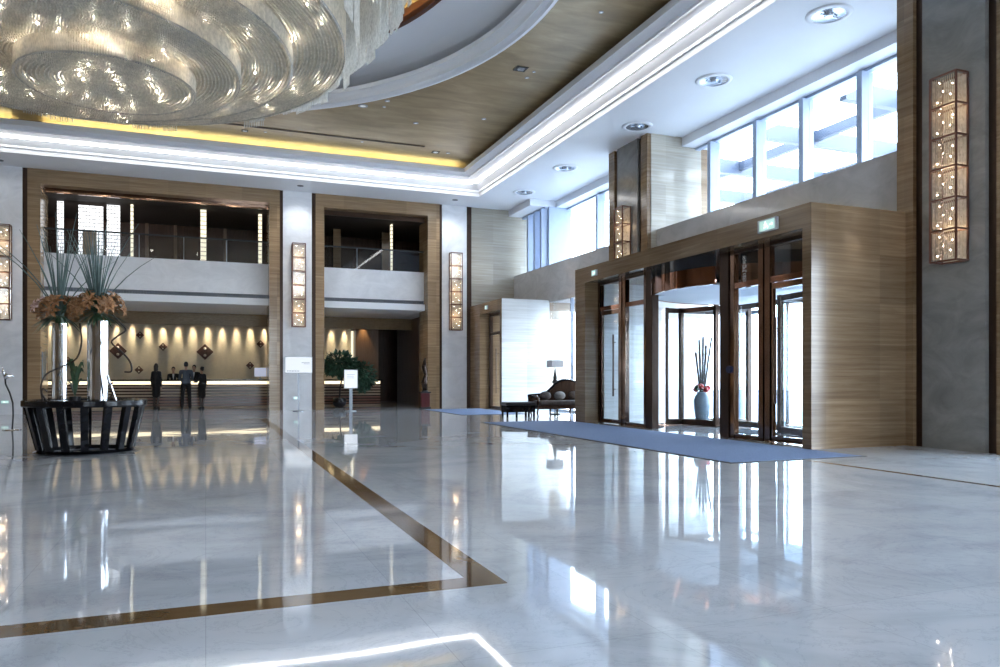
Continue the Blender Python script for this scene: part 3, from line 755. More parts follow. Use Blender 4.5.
# diamond wall ornaments
def diamond(x, z, r, label):
    t = thing('wall_ornament', label, 'ornament', (x, 33.98, z), 'carved diamond ornaments on the reception wall')
    y = 33.998
    def sq(cx, cz, rr, y0, y1):
        return G().add([(cx - rr, y1, cz), (cx, y1, cz - rr), (cx + rr, y1, cz), (cx, y1, cz + rr), (cx - rr, y0, cz), (cx, y0, cz - rr), (cx + rr, y0, cz), (cx, y0, cz + rr)],
                       [(0, 1, 2, 3), (7, 6, 5, 4), (0, 4, 5, 1), (1, 5, 6, 2), (2, 6, 7, 3), (3, 7, 4, 0)])
    sq(x, z, r, y - .05, y).build('back_plate', 'stair_art', t)
    h = r * .42
    for dx, dz in ((0, h), (0, -h), (h, 0), (-h, 0)):
        sq(x + dx, z + dz, h * .92, y - .085, y - .051).build('carved_tile', 'stair_art', t)
    for dz in (r * .42, -r * .42): G().sph((x, y - .12, z + dz), r * .17, 10, 8).build('ball', 'art_ball', t, True)
for x, z, r, lb in ((-3.32, 2.28, .33, 'large carved diamond ornament just right of the silver vases'), (-2.51, 2.94, .16, 'small diamond ornament highest on the wall right of the vases'),
                    (-1.65, 2.47, .17, 'small diamond ornament above the woman at the counter end'), (-2.55, 1.51, .17, 'small low diamond ornament left of the waiting people'),
                    (-0.03, 2.28, .34, 'large carved diamond ornament above the guests at the counter'), (2.21, 2.65, .17, 'small diamond ornament near the right end of the reception wall'),
                    (1.78, 1.72, .17, 'small diamond ornament just above the pale desk screen'), (-5.1, 1.86, .17, 'small diamond ornament between the two silver vases')):
    diamond(x, z, r, lb)
# things on the counter
t = thing('desk_screen', 'small pale screen on the right end of the counter', 'screen', (2.08, 32.1, 1.121))
G().box(1.85, 2.31, 32.09, 32.12, 1.24, 1.60).build('panel', 'screen_pale', t); G().box(2.05, 2.11, 32.10, 32.13, 1.128, 1.24).build('stem', 'sign_frame', t); G().cyl(2.08, 32.12, 1.121, 1.128, .1, n=16).build('foot', 'sign_frame', t)
t = thing('desk_lamp', 'small white desk lamp on the counter behind the potted tree', 'lamp', (6.78, 32.1, 1.121))
G().cyl(6.78, 32.1, 1.121, 1.135, .07, n=16).build('base', 'black', t); G().cyl(6.78, 32.1, 1.135, 1.20, .012, n=8).build('stem', 'black', t)
G().sph((6.78, 32.1, 1.26), .065, 12, 8).build('globe', 'sign_white', t, True)
tag(G().box(-5.045, -5.02, 28.55, 29.1, 1.12, 2.05).build('wall_plate', 'plate_blue', bevel=.008, origin=(-5.03, 28.8, 1.12)), 'narrow slate wall plate on the stone jamb behind the left vase', 'plate')

# potted tree, pedestal, sign stands, curved stand
def leaf_cloud(g, c, rx, ry, rz, n, size):
    for _ in range(n):
        while True:
            p = Vector((random.uniform(-1, 1), random.uniform(-1, 1), random.uniform(-1, 1)))
            if 0.25 < p.length < 1: break
        q = Vector((c[0] + p.x * rx, c[1] + p.y * ry, c[2] + p.z * rz))
        d = Vector((p.x, p.y, p.z - .5 + random.uniform(-.4, .4))).normalized(); sd = d.cross(Vector((random.uniform(-1, 1), random.uniform(-1, 1), 1))).normalized()
        up = d.cross(sd); l = size * random.uniform(.7, 1.3); w = l * .28
        g.add([q, q + d * l * .5 + sd * w + up * w * .3, q + d * l, q + d * l * .5 - sd * w + up * w * .3, q + d * l * .5], [(0, 1, 4), (1, 2, 4), (2, 3, 4), (3, 0, 4)])
t = thing('potted_tree', 'bushy green potted tree with round black pot before the counter', 'plant', (4.95, 30.0, 0))
G().lathe([(0, 0), (.13, 0), (.24, .10), (.28, .24), (.24, .38), (.20, .40), (.20, .37), (0, .35)], 4.95, 30, 24).build('pot', 'pot_black', t, True)
G().tube([(4.95, 30, .36), (4.98, 30.02, .8), (5.06, 30, 1.2), (5.1, 30, 1.7)], [.035, .03, .028, .02], 8).build('trunk', 'vine', t)
g = G(); leaf_cloud(g, (4.95, 30, 1.72), .68, .6, .42, 900, .2); leaf_cloud(g, (5.85, 29.9, 1.25), .45, .45, .52, 520, .2); leaf_cloud(g, (5.4, 30, 1.55), .5, .4, .3, 260, .2)
stuff(g.build('foliage', 'bush', t, recalc=False))
g = G().tube([(5.06, 30, 1.2), (5.5, 29.95, 1.35), (5.85, 29.9, 1.3)], .018, 6); g.build('branch', 'vine', t)
t = thing('pedestal', 'dark red pedestal before the right stone jamb of the narrow bay', 'pedestal', (7.9, 28.0, 0))
G().box(7.70, 8.10, 27.85, 28.15, 0, .06).build('plinth', 'black', t); G().box(7.73, 8.07, 27.88, 28.12, .06, .60).build('body', 'red', t, bevel=.01); G().box(7.70, 8.10, 27.85, 28.15, .60, .65).build('top', 'black', t)
t = thing('sculpture', 'slender dark bronze sculpture standing on the red pedestal', 'sculpture', (7.9, 28.0, .651))
G().cyl(7.9, 28, .651, .70, .12, n=20).build('foot', 'black', t)
G().tube([(7.9, 28, .70), (7.87, 28, 1.0), (7.94, 28, 1.3), (7.86, 28, 1.6), (7.91, 28, 1.95)], [.09, .12, .07, .1, .03], 12).build('figure', 'sculpt', t, True)
def sign_stand(x, y, w, z0, z1, pw, label, marks):
    t = thing('sign_stand', label, 'sign', (x, y, 0))
    G().cyl(x, y, 0, .025, .2, .19, n=28).build('base', 'sign_frame', t)
    G().box(x - pw, x + pw, y - .02, y + .02, .025, z0).build('post', 'sign_frame', t)
    p = G().box(x - w, x + w, y - .03, y - .01, z0, z1).build('panel', 'sign_white', t)
    G().box(x - w - .02, x + w + .02, y - .01, y + .015, z0 - .02, z1 + .02).build('frame', 'sign_frame', t)
    g = G()
    for a, b, c_, d in marks: g.box(x + a, x + b, y - .0335, y - .0305, c_, d)
    if marks: g.build('lettering', 'ink', p)
sign_stand(3.06, 27.25, .455, 1.37, 1.92, .03, 'wide white sign board on a stand before the white pillar',
           [(-.40 + i * .055, -.40 + i * .055 + .035, 1.415, 1.445) for i in range(8)] + [(.1, .38, 1.72, 1.735), (.18, .38, 1.68, 1.692)])
sign_stand(4.79, 26.6, .225, .83, 1.46, .055, 'small white sign on a grey post before the potted tree', [(-.14, .14, 1.3, 1.31), (-.14, .1, 1.24, 1.25), (-.14, .12, 1.18, 1.19)])
t = thing('curved_stand', 'slender curved stand with a silver cup head by the left pillar', 'stand', (-4.12, 20.0, 0))
G().cyl(-4.12, 20, 0, .02, .2, .18, n=28).build('base', 'chrome', t)
G().tube([(-4.12, 20, .02), (-4.10, 20, .35), (-4.11, 20, .62), (-4.17, 20, .85), (-4.25, 20, 1.05), (-4.26, 20, 1.18)], .018, 8).build('stem', 'black', t, True)
g = G().tube([(-4.26, 20, 1.17), (-4.23, 20, 1.22), (-4.2, 20, 1.28)], [.03, .06, .07], 14); g.tube([(-4.26, 20, 1.17), (-4.29, 20, 1.32), (-4.32, 20, 1.46)], [.02, .03, .008], 8); g.tube([(-4.24, 20, 1.22), (-4.16, 20, 1.25), (-4.09, 20, 1.22)], [.03, .03, .01], 8)
g.build('cup', 'chrome', t, True)

# ------------------------------------------------------------------ mats
def mat(x0, x1, y0, y1, label):
    t = thing('entrance_mat', label, 'mat', ((x0 + x1) / 2, (y0 + y1) / 2, 0.0015))
    G().box(x0, x1, y0, y1, .0015, .012).build('pile', 'mat', t)
    g = G().box(x0 - .05, x0 - .001, y0 - .05, y1 + .05, .0015, .009); g.box(x1 + .001, x1 + .05, y0 - .05, y1 + .05, .0015, .009); g.box(x0, x1, y0 - .05, y0 - .001, .0015, .009); g.box(x0, x1, y1 + .001, y1 + .05, .0015, .009)
    g.build('border', 'black', t)
mat(6.85, 9.28, 8.55, 18.6, 'large blue grey mat before the revolving door')
mat(7.62, 9.8, 22.6, 27.0, 'blue grey mat before the corner door and white pillar')

# ------------------------------------------------------------------ bench, settee, lamp, shrub in the alcove
t = thing('bench', 'low black bench standing before the bright alcove wall', 'bench', (8.85, 20.95, 0))
G().box(8.36, 9.34, 20.7, 21.2, .36, .455).build('seat', 'dark_seat', t, bevel=.02); G().box(8.38, 9.32, 20.72, 21.18, .15, .359).build('apron', 'black_lacquer', t)
for x in (8.39, 8.69, 8.99, 9.26):
    for y in ((20.73, 21.12) if x in (8.39, 9.26) else (20.73,)): G().box(x, x + .05, y, y + .05, 0, .15).build('leg', 'black_lacquer', t)
t = thing('settee', 'dark carved settee with curved back beside the entrance', 'sofa', (10.3, 21.3, 0))
prof = [(9.47, .42), (9.45, .62), (9.6, .64), (9.9, .66), (10.12, .74), (10.28, .88), (10.42, 1.02), (10.6, 1.10), (10.85, 1.12), (11.05, 1.08), (11.3, .9), (11.5, .66), (11.68, .62), (11.68, .42)]
g = G(); n = len(prof)
g.add([(x, 21.55, z) for x, z in prof] + [(x, 21.62, z) for x, z in prof], [tuple(range(n)), tuple(reversed(range(n, 2 * n)))] + [(k, (k + 1) % n, n + (k + 1) % n, n + k) for k in range(n)])
g.build('backrest', 'dark_wood', t)
G().tube([(x, 21.585, z) for x, z in prof[1:-1]], .045, 8).build('crest_rail', 'black_lacquer', t, True)
G().box(9.6, 11.55, 21.0, 21.54, .34, .48).build('seat', 'seat_fabric', t, bevel=.04); G().box(9.5, 11.65, 20.95, 21.54, .22, .335).build('seat_frame', 'dark_wood', t)
for x in (9.5, 11.58): G().tube([(x + .03, 21.5, .60), (x + .03, 21.1, .62), (x + .03, 20.98, .56), (x + .03, 20.98, .34)], .04, 8).build('armrest', 'dark_wood', t, True)
for x in (9.53, 10.2, 10.9, 11.58):
    for y in (21.0, 21.5): G().tube([(x, y, .22), (x - .02, y, .1), (x + .01, y, 0)], [.035, .03, .018], 8).build('leg', 'dark_wood', t)
G().lathe([(0, .0), (.05, .02), (.03, .05), (.012, .10), (.035, .12), (0, .16)], 0, 0, 12)
for x, y, m_, lb in ((9.95, 21.42, 'seat_fabric', 'patterned cushion at the low end of the dark settee'), (10.45, 21.42, 'pale_cloth', 'pale cushion in the middle of the dark settee'), (10.95, 21.42, 'seat_fabric', 'patterned cushion at the high end of the dark settee')):
    c = thing('cushion', lb, 'cushion', (x, y - .06, .482), 'cushions on the settee')
    G().sph((x, y - .06, .625), .20, 16, 12, (1, .32, .68)).build('pad', m_, c, True)
    G().tube([(x + .197 * cos(a), y - .06, .625 + .134 * sin(a)) for a in [2 * pi * k / 24 for k in range(25)]], .010, 6).build('piping', 'black', c)
t = thing('table_lamp', 'lamp with a pale square shade and spire stem behind the settee', 'lamp', (10.62, 22.05, 0))
G().cyl(10.62, 22.05, 0, .03, .19, n=24).build('foot', 'black', t); G().cyl(10.62, 22.05, .03, 1.0, .025, n=10).build('pole', 'black', t)
G().lathe([(.025, 1.0), (.10, 1.02), (.09, 1.10), (.05, 1.14), (.07, 1.17), (.03, 1.40), (.012, 1.52), (0, 1.52)], 10.62, 22.05, 16).build('spire', 'black', t, True)
G().box(10.41, 10.83, 21.84, 22.26, 1.53, 1.76).build('lamp_shade', 'shade', t)
t = thing('shrub', 'grey green shrub growing outside the alcove window', 'plant', (12.9, 22.6, -0.02))
G().tube([(12.9, 22.6, -.02), (12.9, 22.6, .8)], .03, 8).build('stem', 'vine', t)
g = G(); leaf_cloud(g, (12.9, 22.6, 1.3), .5, .5, .65, 420, .22); stuff(g.build('foliage', 'bush_grey', t, recalc=False))

# ------------------------------------------------------------------ chandelier
TC = (-2.35, 14.3)
ch = thing('chandelier', 'huge tiered crystal chandelier hanging under the gold dome', 'chandelier', (TC[0], TC[1], 6.13))
TIERS = [(-1.53, 14.2, 6.13, 1.36, 6.42), (-2.27, 14.2, 6.42, 2.85, 6.74), (-2.22, 14.25, 6.74, 3.69, 7.02), (-2.38, 14.3, 7.02, 4.78, 9.9)]
def rods(g, x, y, r, z0, z1, pitch, w, jit=0.0, a0=0, a1=2 * pi):
    n = max(6, int(r * (a1 - a0) / pitch))
    for k in range(n):
        a = a0 + (a1 - a0) * k / n; px, py = x + r * cos(a), y + r * sin(a); zz = z0 + random.uniform(-jit, jit)
        g.add([(px + w * cos(a + b), py + w * sin(a + b), z) for z in (zz, z1) for b in (0, 2.094, 4.189)], [(0, 1, 4, 3), (1, 2, 5, 4), (2, 0, 3, 5), (2, 1, 0)])
def bead(g, p, r):
    x, y, z = p
    g.add([(x - r, y, z), (x, y - r, z), (x + r, y, z), (x, y + r, z), (x, y, z - r * 1.3), (x, y, z + r * 1.3)], [(0, 1, 5), (1, 2, 5), (2, 3, 5), (3, 0, 5), (1, 0, 4), (2, 1, 4), (3, 2, 4), (0, 3, 4)])
inner = [0.0, 0.55, 2.2, 3.0]
blb = None
for i, (x, y, z, r, zt) in enumerate(TIERS):
    g = G(); rr = r
    while rr > max(inner[i], .04):
        nb = max(5, int(2 * pi * rr / .044)); ph = random.random()
        # slightly dished underside
        zz = z + 0.05 * (1 - (rr / r) ** 2)
        for k in range(nb):
            a = 2 * pi * (k + ph) / nb; bead(g, (x + rr * cos(a), y + rr * sin(a), zz + random.uniform(-.006, .006)), .019)
        rr -= .06
    stuff(g.build('crystal_disc', 'crystal', ch, recalc=False))
    g = G(); rods(g, x, y, r, z - .02, zt + .02, .036, .0095); rods(g, x, y, r - .045, z, zt, .038, .0095)
    stuff(g.build('crystal_curtain', 'crystal', ch, recalc=False))
    # carrying plate above the beads
    G().lathe([(max(inner[i] - .1, .01), z + .12), (r - .10, z + .12), (r - .10, z + .14), (max(inner[i] - .1, .01), z + .14)], x, y, 72, close=True).build('carrier_plate', 'champagne', ch)
    G().lathe([(r - .015, z - .012), (r + .015, z - .012), (r + .015, z + .012), (r - .015, z + .012)], x, y, 96, close=True).build('rim', 'chrome', ch)
    nbulb = (16, 30, 36, 44)[i]
    for k in range(nbulb):
        a = 2 * pi * (k + .3) / nbulb; rb = random.uniform(max(inner[i], .25), r - .22)
        if blb is None: blb = G().sph((0, 0, 0), .017, 8, 6).build('bulb', 'bulb', None, True); blb.parent = ch; b_ = blb
        else: b_ = blb.copy(); C.objects.link(b_)
        b_.location = (x + rb * cos(a) - TC[0], y + rb * sin(a) - TC[1], z + .055 - 6.13)
# loose outer strands stepping up towards the ceiling ring
g = G()
for r, z0, z1, a0, a1 in ((5.0, 7.08, 9.9, -.5, 1.35), (5.12, 7.2, 9.9, .3, .95), (5.35, 7.55, 9.9, -.35, .8), (5.5, 7.75, 9.9, -.6, .55), (5.75, 8.0, 9.9, -.5, .45), (5.95, 8.3, 9.9, -.7, .25), (6.15, 8.6, 9.9, -.6, .15), (6.3, 8.8, 9.9, -.8, 0),
                          (5.0, 7.08, 9.9, 1.35, 5.6), (5.4, 7.6, 9.9, 1.2, 5.6), (5.8, 8.1, 9.9, 1.2, 5.6)):
    a = a0
    while a < a1:
        st = random.uniform(.25, .6) / r
        rods(g, TC[0], TC[1], r + random.uniform(-.06, .06), z0 + random.uniform(-.16, .16), z1, .045, .011, .008, a, min(a + st * .94, a1)); a += st
stuff(g.build('hanging_strands', 'crystal_clear', ch, recalc=False))
G().lathe([(.01, 9.9), (6.35, 9.9), (6.35, 9.95), (.01, 9.95)], TC[0], TC[1], 72, close=True).build('ceiling_plate', 'champagne', ch)
for a in range(6):
    G().tube([(TC[0] + 2.2 * cos(a * pi / 3), TC[1] + 2.2 * sin(a * pi / 3), 6.9), (TC[0] + 2.2 * cos(a * pi / 3), TC[1] + 2.2 * sin(a * pi / 3), 10.04)], .02, 8).build('suspension_rod', 'chrome', ch)
for i, (x, y, z, r, zt) in enumerate(TIERS):
    nl = (6, 10, 12, 14)[i]
    for k in range(nl):
        a = 2 * pi * (k + .5) / nl
        l = bpy.data.lights.new('tier_lamp', 'POINT'); l.energy = 3.4; l.color = (1, .93, .80); l.shadow_soft_size = .06
        o = bpy.data.objects.new('tier_lamp', l); C.objects.link(o); o.parent = ch
        o.location = (x + (r - .14) * cos(a) - TC[0], y + (r - .14) * sin(a) - TC[1], z + .21 - 6.13)

for k in range(16):
    a = 2 * pi * k / 16
    l = bpy.data.lights.new('strand_fill', 'POINT'); l.energy = 8; l.color = (1, .95, .86); l.shadow_soft_size = .08  # fill points added to brighten the strands and white ring, no fittings
    o = bpy.data.objects.new('strand_fill', l); C.objects.link(o); o.parent = ch; o.location = (5.2 * cos(a), 5.2 * sin(a), 9.6 - 6.13)

# ------------------------------------------------------------------ wall sconces
def sconce(loc, rot, label):
    t = thing('wall_sconce', label, 'light', (0, 0, 0), 'tall crystal wall lights on the pillars')
    w, d, h = .23, .30, 3.04; b = .014
    fr = G()
    for x in (-w, w):
        for y in (-d, -.03): fr.box(x - b, x + b, y - b, y + b, 0, h)
    for i in range(7):
        z = i * h / 6
        for x in (-w, w): fr.box(x - b, x + b, -d, -.03, z - b, z + b)
        for y in (-d, -.03): fr.box(-w, w, y - b, y + b, z - b, z + b)
    fr.build('frame', 'sconce_frame', t)
    G().box(-w, w, -.016, -.002, 0, h).build('back_plate', 'champagne', t)
    g = G()
    def rod(x, y, z0, z1): g.add([(x + .008 * cos(q), y + .008 * sin(q), z) for z in (z0, z1) for q in (0, 2.094, 4.189)], [(0, 1, 4, 3), (1, 2, 5, 4), (2, 0, 3, 5), (0, 1, 2), (5, 4, 3)])
    for i in range(6):
        z = i * h / 6 + .03
        for k in range(13):
            rod(-w + .03 + k * (2 * w - .06) / 12, -d + .025, z + random.uniform(0, .05), z + .45)
        for k in range(7):
            for x in (-w + .025, w - .025): rod(x, -d + .05 + k * .032, z + random.uniform(0, .05), z + .45)
        for _ in range(40):
            bead(g, (random.uniform(-w + .04, w - .04), random.uniform(-d + .03, -.08), z + random.uniform(.03, .42)), .016)
    stuff(g.build('crystal_rods', 'crystal_warm', t, recalc=False))
    first = None
    for i in range(6):
        for x, zz in ((-.13, .10), (.1, .17), (-.02, .25), (.14, .33), (-.09, .41)):
            if first is None: first = G().sph((0, 0, 0), .009, 8, 6).build('bulb', 'bulb_s', None, True); first.parent = t; q = first
            else: q = first.copy(); C.objects.link(q)
            q.location = (x, -.255, i * h / 6 + zz)
    for z in (.55, 1.5, 2.5):
        l = bpy.data.lights.new('sconce_lamp', 'POINT'); l.energy = 0.8; l.color = (1, .74, .46); l.shadow_soft_size = .09
        o = bpy.data.objects.new('sconce_lamp', l); C.objects.link(o); o.parent = t; o.location = (0, -.2, z)
    t.location = loc; t.rotation_euler = (0, 0, rot)
    return t
s0 = sconce((11.5, 8.70, 3.10), R(-90), 'tall crystal wall light on the nearest right column')
for loc, rot, lb in (((11.5, 19.02, 3.12), R(-90), 'crystal wall light on the far column above the entrance box'), ((3.17, 28.34, 3.06), 0, 'tall crystal wall light on the pillar between the two balconies'),
                     ((9.22, 28.34, 3.08), 0, 'tall crystal wall light on the pillar nearest the corner door'), ((-6.08, 28.34, 3.06), 0, 'tall crystal wall light on the far left pillar')):
    q = copy_tree(s0); q.location = loc; q.rotation_euler = (0, 0, rot); q['label'] = lb

# ------------------------------------------------------------------ ceiling fittings
def downlight(x, y, label):
    t = thing('downlight', label, 'light', (x, y, H - .03), 'large round recessed downlights')
    G().lathe([(.30, H - .002), (.30, H - .03), (.40, H - .02), (.42, H - .002)], x, y, 40).build('trim_ring', 'paint', t, True)
    G().lathe([(.30, H - .028), (.26, H - .012), (.12, H - .004), (.01, H - .003)], x, y, 40).build('reflector', 'lens', t, True)
    g = G().cyl(x, y, H - .05, H - .005, .07, .1, n=20); g.box(x - .20, x + .20, y - .012, y + .012, H - .045, H - .02); g.build('lamp', 'lens', t)
for (x, y), lb in zip([(10.93, 10.83), (10.89, 14.21), (10.93, 17.56), (10.93, 21.93), (10.93, 25.33)],
        ['round downlight nearest the camera, above the entrance', 'round downlight second from the camera, over the door', 'round downlight beside the top of the far column', 'round downlight just beyond the far column', 'farthest round downlight, by the corner wall']):
    downlight(x, y, lb)
def fitting(x, y, r, label, kind, z=ZT):
    if kind == 'speaker':
        t = thing('ceiling_vent', label, 'vent', (x, y, z - .02))
        G().box(x - r, x + r, y - r, y + r, z - .012, z - .001).build('frame', 'black', t); G().box(x - r * .6, x + r * .6, y - r * .6, y + r * .6, z - .02, z - .0125).build('grille', 'lens', t)
    else:
        t = thing('ceiling_spotlight', label, 'light', (x, y, z - .02))
        G().lathe([(r * .62, z - .004), (r * .62, z - .02), (r, z - .014), (r, z - .001)], x, y, 20).build('trim_ring', 'sign_frame', t, True)
        G().cyl(x, y, z - .012, z - .002, r * .6, n=16).build('lens', 'sign_white', t)
for x, y, r, lb, k in ((-4.85, 24.8, .12, 'dark square ceiling vent above the gap in the yellow light', 'speaker'), (-4.45, 24.95, .06, 'small spotlight beside the vent at the yellow gap', 's'),
        (1.14, 24.75, .1, 'dark square ceiling vent between chandelier and yellow light', 'speaker'), (1.75, 24.65, .05, 'small spotlight by the square vent below the slot', 's'), (4.78, 24.5, .05, 'small spotlight just below the slot vent', 's'),
        (7.35, 24.7, .13, 'dark square ceiling vent near the far corner of the gold ceiling', 'speaker'), (7.78, 24.65, .07, 'small spotlight next to the corner vent', 's'),
        (7.36, 17.25, .15, 'dark square vent in the gold ceiling right of the white ring', 'speaker'), (7.72, 17.7, .06, 'small spotlight beyond the square vent right of the ring', 's'), (7.74, 17.3, .04, 'tiny spotlight close beside the square vent right of the ring', 's'),
        (7.8, 13.95, .05, 'lone small spotlight near the long white cove', 's'), (4.17, 21.25, .14, 'largest spotlight of three beside the white ring', 's'), (4.73, 20.62, .07, 'small spotlight closest to the white ring edge', 's'),
        (4.75, 21.1, .05, 'tiny spotlight lowest of the three beside the ring', 's'), (5.95, 22.1, .08, 'lone spotlight between the ring and the slot vent', 's'), (7.75, 21.0, .07, 'lone spotlight near the right edge of the gold ceiling', 's')):
    fitting(x, y, r, lb, k)
for x, y, e, lb in ((-6.05, 27.7, 5, 'small dark downlight over the left pillar'), (3.15, 27.45, 60, 'small dark downlight over the middle pillar'), (8.95, 27.45, 55, 'small dark downlight over the pillar near the corner')):
    t = thing('pillar_downlight', lb, 'light', (x, y, H - .05), 'small dark downlights over the pillars')
    G().lathe([(.07, H - .001), (.07, H - .012), (.11, H - .008), (.115, H - .001)], x, y, 20).build('trim_ring', 'black', t); G().cyl(x, y, H - .010, H - .002, .069, n=14).build('reflector', 'lamp_dark', t)
    l = bpy.data.lights.new('pillar_beam', 'SPOT'); l.energy = e; l.color = (.90, .95, 1); l.spot_size = R(115); l.spot_blend = .9; l.shadow_soft_size = .06
    o = bpy.data.objects.new('pillar_beam', l); C.objects.link(o); o.parent = t; o.location = (0, 0, .02); o.rotation_euler = (R(10), 0, 0)

# ------------------------------------------------------------------ planter with vases and flowers
PX, PY = -1.80, 13.72
t = thing('planter_stand', 'round black slatted stand carrying two silver flower vases', 'planter', (PX, PY, 0))
G().lathe([(.77, .74), (.89, .74), (.90, .76), (.90, .83), (.885, .845), (.75, .845), (.75, .76)], PX, PY, 72, close=True).build('rim', 'black_lacquer', t)
G().lathe([(.61, .0), (.645, .0), (.745, .02), (.645, .06), (.61, .06)], PX, PY, 64, close=True).build('base_ring', 'black_lacquer', t)
G().lathe([(.01, .775), (.745, .775), (.745, .80), (.01, .80)], PX, PY, 48, close=True).build('top_plate', 'black_lacquer', t)
sl = None
for k in range(16):
    a = 2 * pi * (k + .25) / 16
    if sl is None:
        g = G(); w = .055
        g.add([(r, yy, z) for r, yy, z in ((.645, -w, .055), (.705, -w, .055), (.705, w, .055), (.645, w, .055), (.79, -w, .742), (.865, -w, .742), (.865, w, .742), (.79, w, .742))],
              [(3, 2, 1, 0), (4, 5, 6, 7), (0, 1, 5, 4), (1, 2, 6, 5), (2, 3, 7, 6), (3, 0, 4, 7)])
        sl = g.build('slat', 'black_lacquer', None, bevel=.006); sl.parent = t; q = sl
    else: q = sl.copy(); C.objects.link(q)
    q.rotation_euler = (0, 0, a)
zp = .802
def vase(x, y, r, zt, label):
    t = thing('flower_vase', label, 'vase', (x, y, zp), 'tall silver cylinder vases')
    G().lathe([(.01, zp), (r, zp), (r, zt), (r - .012, zt), (r - .012, zp + .5), (.01, zp + .5)], x, y, 22).build('cylinder', 'chrome_soft', t)
    G().lathe([(r + .001, zp + .001), (r + .012, zp + .001), (r + .012, zp + .03), (r + .001, zp + .03)], x, y, 36, close=True).build('foot_ring', 'sign_frame', t)
    return t
vase(-1.60, 13.42, .150, 2.10, 'thicker silver cylinder vase on the black stand, nearer the counter people')
vase(-2.22, 13.95, .108, 2.08, 'slimmer silver cylinder vase on the black stand, by the left jamb')
# lily mesh
def lily_mesh():
    g = G()
    for k in range(6):
        a = 2 * pi * k / 6; ca, sa = cos(a), sin(a)
        row = []
        for u, rr, z, w in ((0, .008, 0, .006), (.35, .03, .045, .022), (.7, .075, .07, .026), (1, .125, .055, .004)):
            row.append([(rr * ca - w * sa, rr * sa + w * ca, z), (rr * ca, rr * sa, z - .008), (rr * ca + w * sa, rr * sa - w * ca, z)])
        vs = [p for r_ in row for p in r_]
        g.add(vs, [(i * 3 + j, i * 3 + j + 1, (i + 1) * 3 + j + 1, (i + 1) * 3 + j) for i in range(3) for j in range(2)])
    for k in range(4):
        a = 2 * pi * k / 4 + .3; g.tube([(0, 0, .01), (.025 * cos(a), .025 * sin(a), .1)], .003, 4)
    return g
def bouquet(x, y, z, spread, nl, nb, blade_len, label, seed, other):
    random.seed(seed)
    tow = Vector((other[0] - x, other[1] - y, 0)); half = tow.length / 2 - .012; tow.normalize()
    t = thing('flower_arrangement', label, 'flowers', (x, y, z), 'orange lily arrangements in the silver vases')
    G().tube([(x, y, z - .45), (x, y, z + .12)], [.05, .06], 10).build('stem_bundle', 'leaf', t)
    first = None
    for k in range(nl):
        while True:
            el = random.uniform(-.15, 1.25); az = random.uniform(0, 2 * pi)
            d = Vector((cos(el) * cos(az), cos(el) * sin(az), sin(el)))
            p = Vector((d.x * spread, d.y * spread, .17 + d.z * spread * .62)) * random.uniform(.78, 1.05)
            if p.dot(tow) + .165 < half: break
        if first is None: first = lily_mesh().build('lily', 'lily', None, recalc=False); first.parent = t; q = first
        else: q = first.copy(); C.objects.link(q)
        if k == nl - 1 or k == nl // 2:
            q.data = q.data.copy(); q.data.materials[0] = M['lily_pale']; q['label'] = 'pale pink lily'
        q.location = p - d * .03; q.rotation_mode = 'QUATERNION'; q.rotation_quaternion = d.to_track_quat('Z', 'Y'); s_ = random.uniform(.85, 1.25); q.scale = (s_, s_, s_)
    g = G()
    for k in range(110):
        el = random.uniform(-.7, 1.1); az = random.uniform(0, 2 * pi); d = Vector((cos(el) * cos(az), cos(el) * sin(az), sin(el)))
        p = Vector((x, y, z + .10)) + Vector((d.x * spread * .3, d.y * spread * .3, max(0.02, d.z * .1))); l = random.uniform(.7, 1.2) * spread
        if (p + d * l - Vector((x, y, 0))).dot(tow) + .03 > half: continue
        sd = d.cross(Vector((0, 0, 1))).normalized(); w = .022; dr = Vector((0, 0, -.10 * l))
        g.add([p - sd * .006, p + sd * .006, p + d * l * .5 + sd * w, p + d * l * .5 - sd * w, p + d * l + dr], [(0, 1, 2, 3), (3, 2, 4)])
    stuff(g.build('leaves', 'leaf', t, recalc=False))
    protos = []
    for k in range(nb):
        az = random.uniform(0, 2 * pi); cr = max(0, cos(az) * tow.x + sin(az) * tow.y); lean = random.uniform(.02, .34) if k % 5 else random.uniform(.4, .75); ln = blade_len * random.uniform(.7, 1.05)
        if cr > 0: lean = min(lean, max(.01, (half / max(cr, .05) - .05) / ln))
        g = G(); pts = []; rd_ = []
        for i in range(6):
            u = i / 5; rr = .03 + lean * ln * (u ** 1.5); pts.append((x + rr * cos(az), y + rr * sin(az), z + .05 + ln * u * (1 - .25 * lean * u))); rd_.append(.0115 * (1 - u) + .003)
        g.tube(pts, rd_, 5); g.build('grass_blade', 'grass', t)
    return t
bouquet(-1.60, 13.42, 2.10, .40, 42, 34, 1.62, 'orange lilies and tall grasses in the thicker silver vase', 3, (-2.22, 13.95))
bouquet(-2.22, 13.95, 2.08, .38, 38, 28, 1.75, 'orange lilies and tall grasses in the slimmer silver vase', 5, (-1.60, 13.42))
random.seed(11)
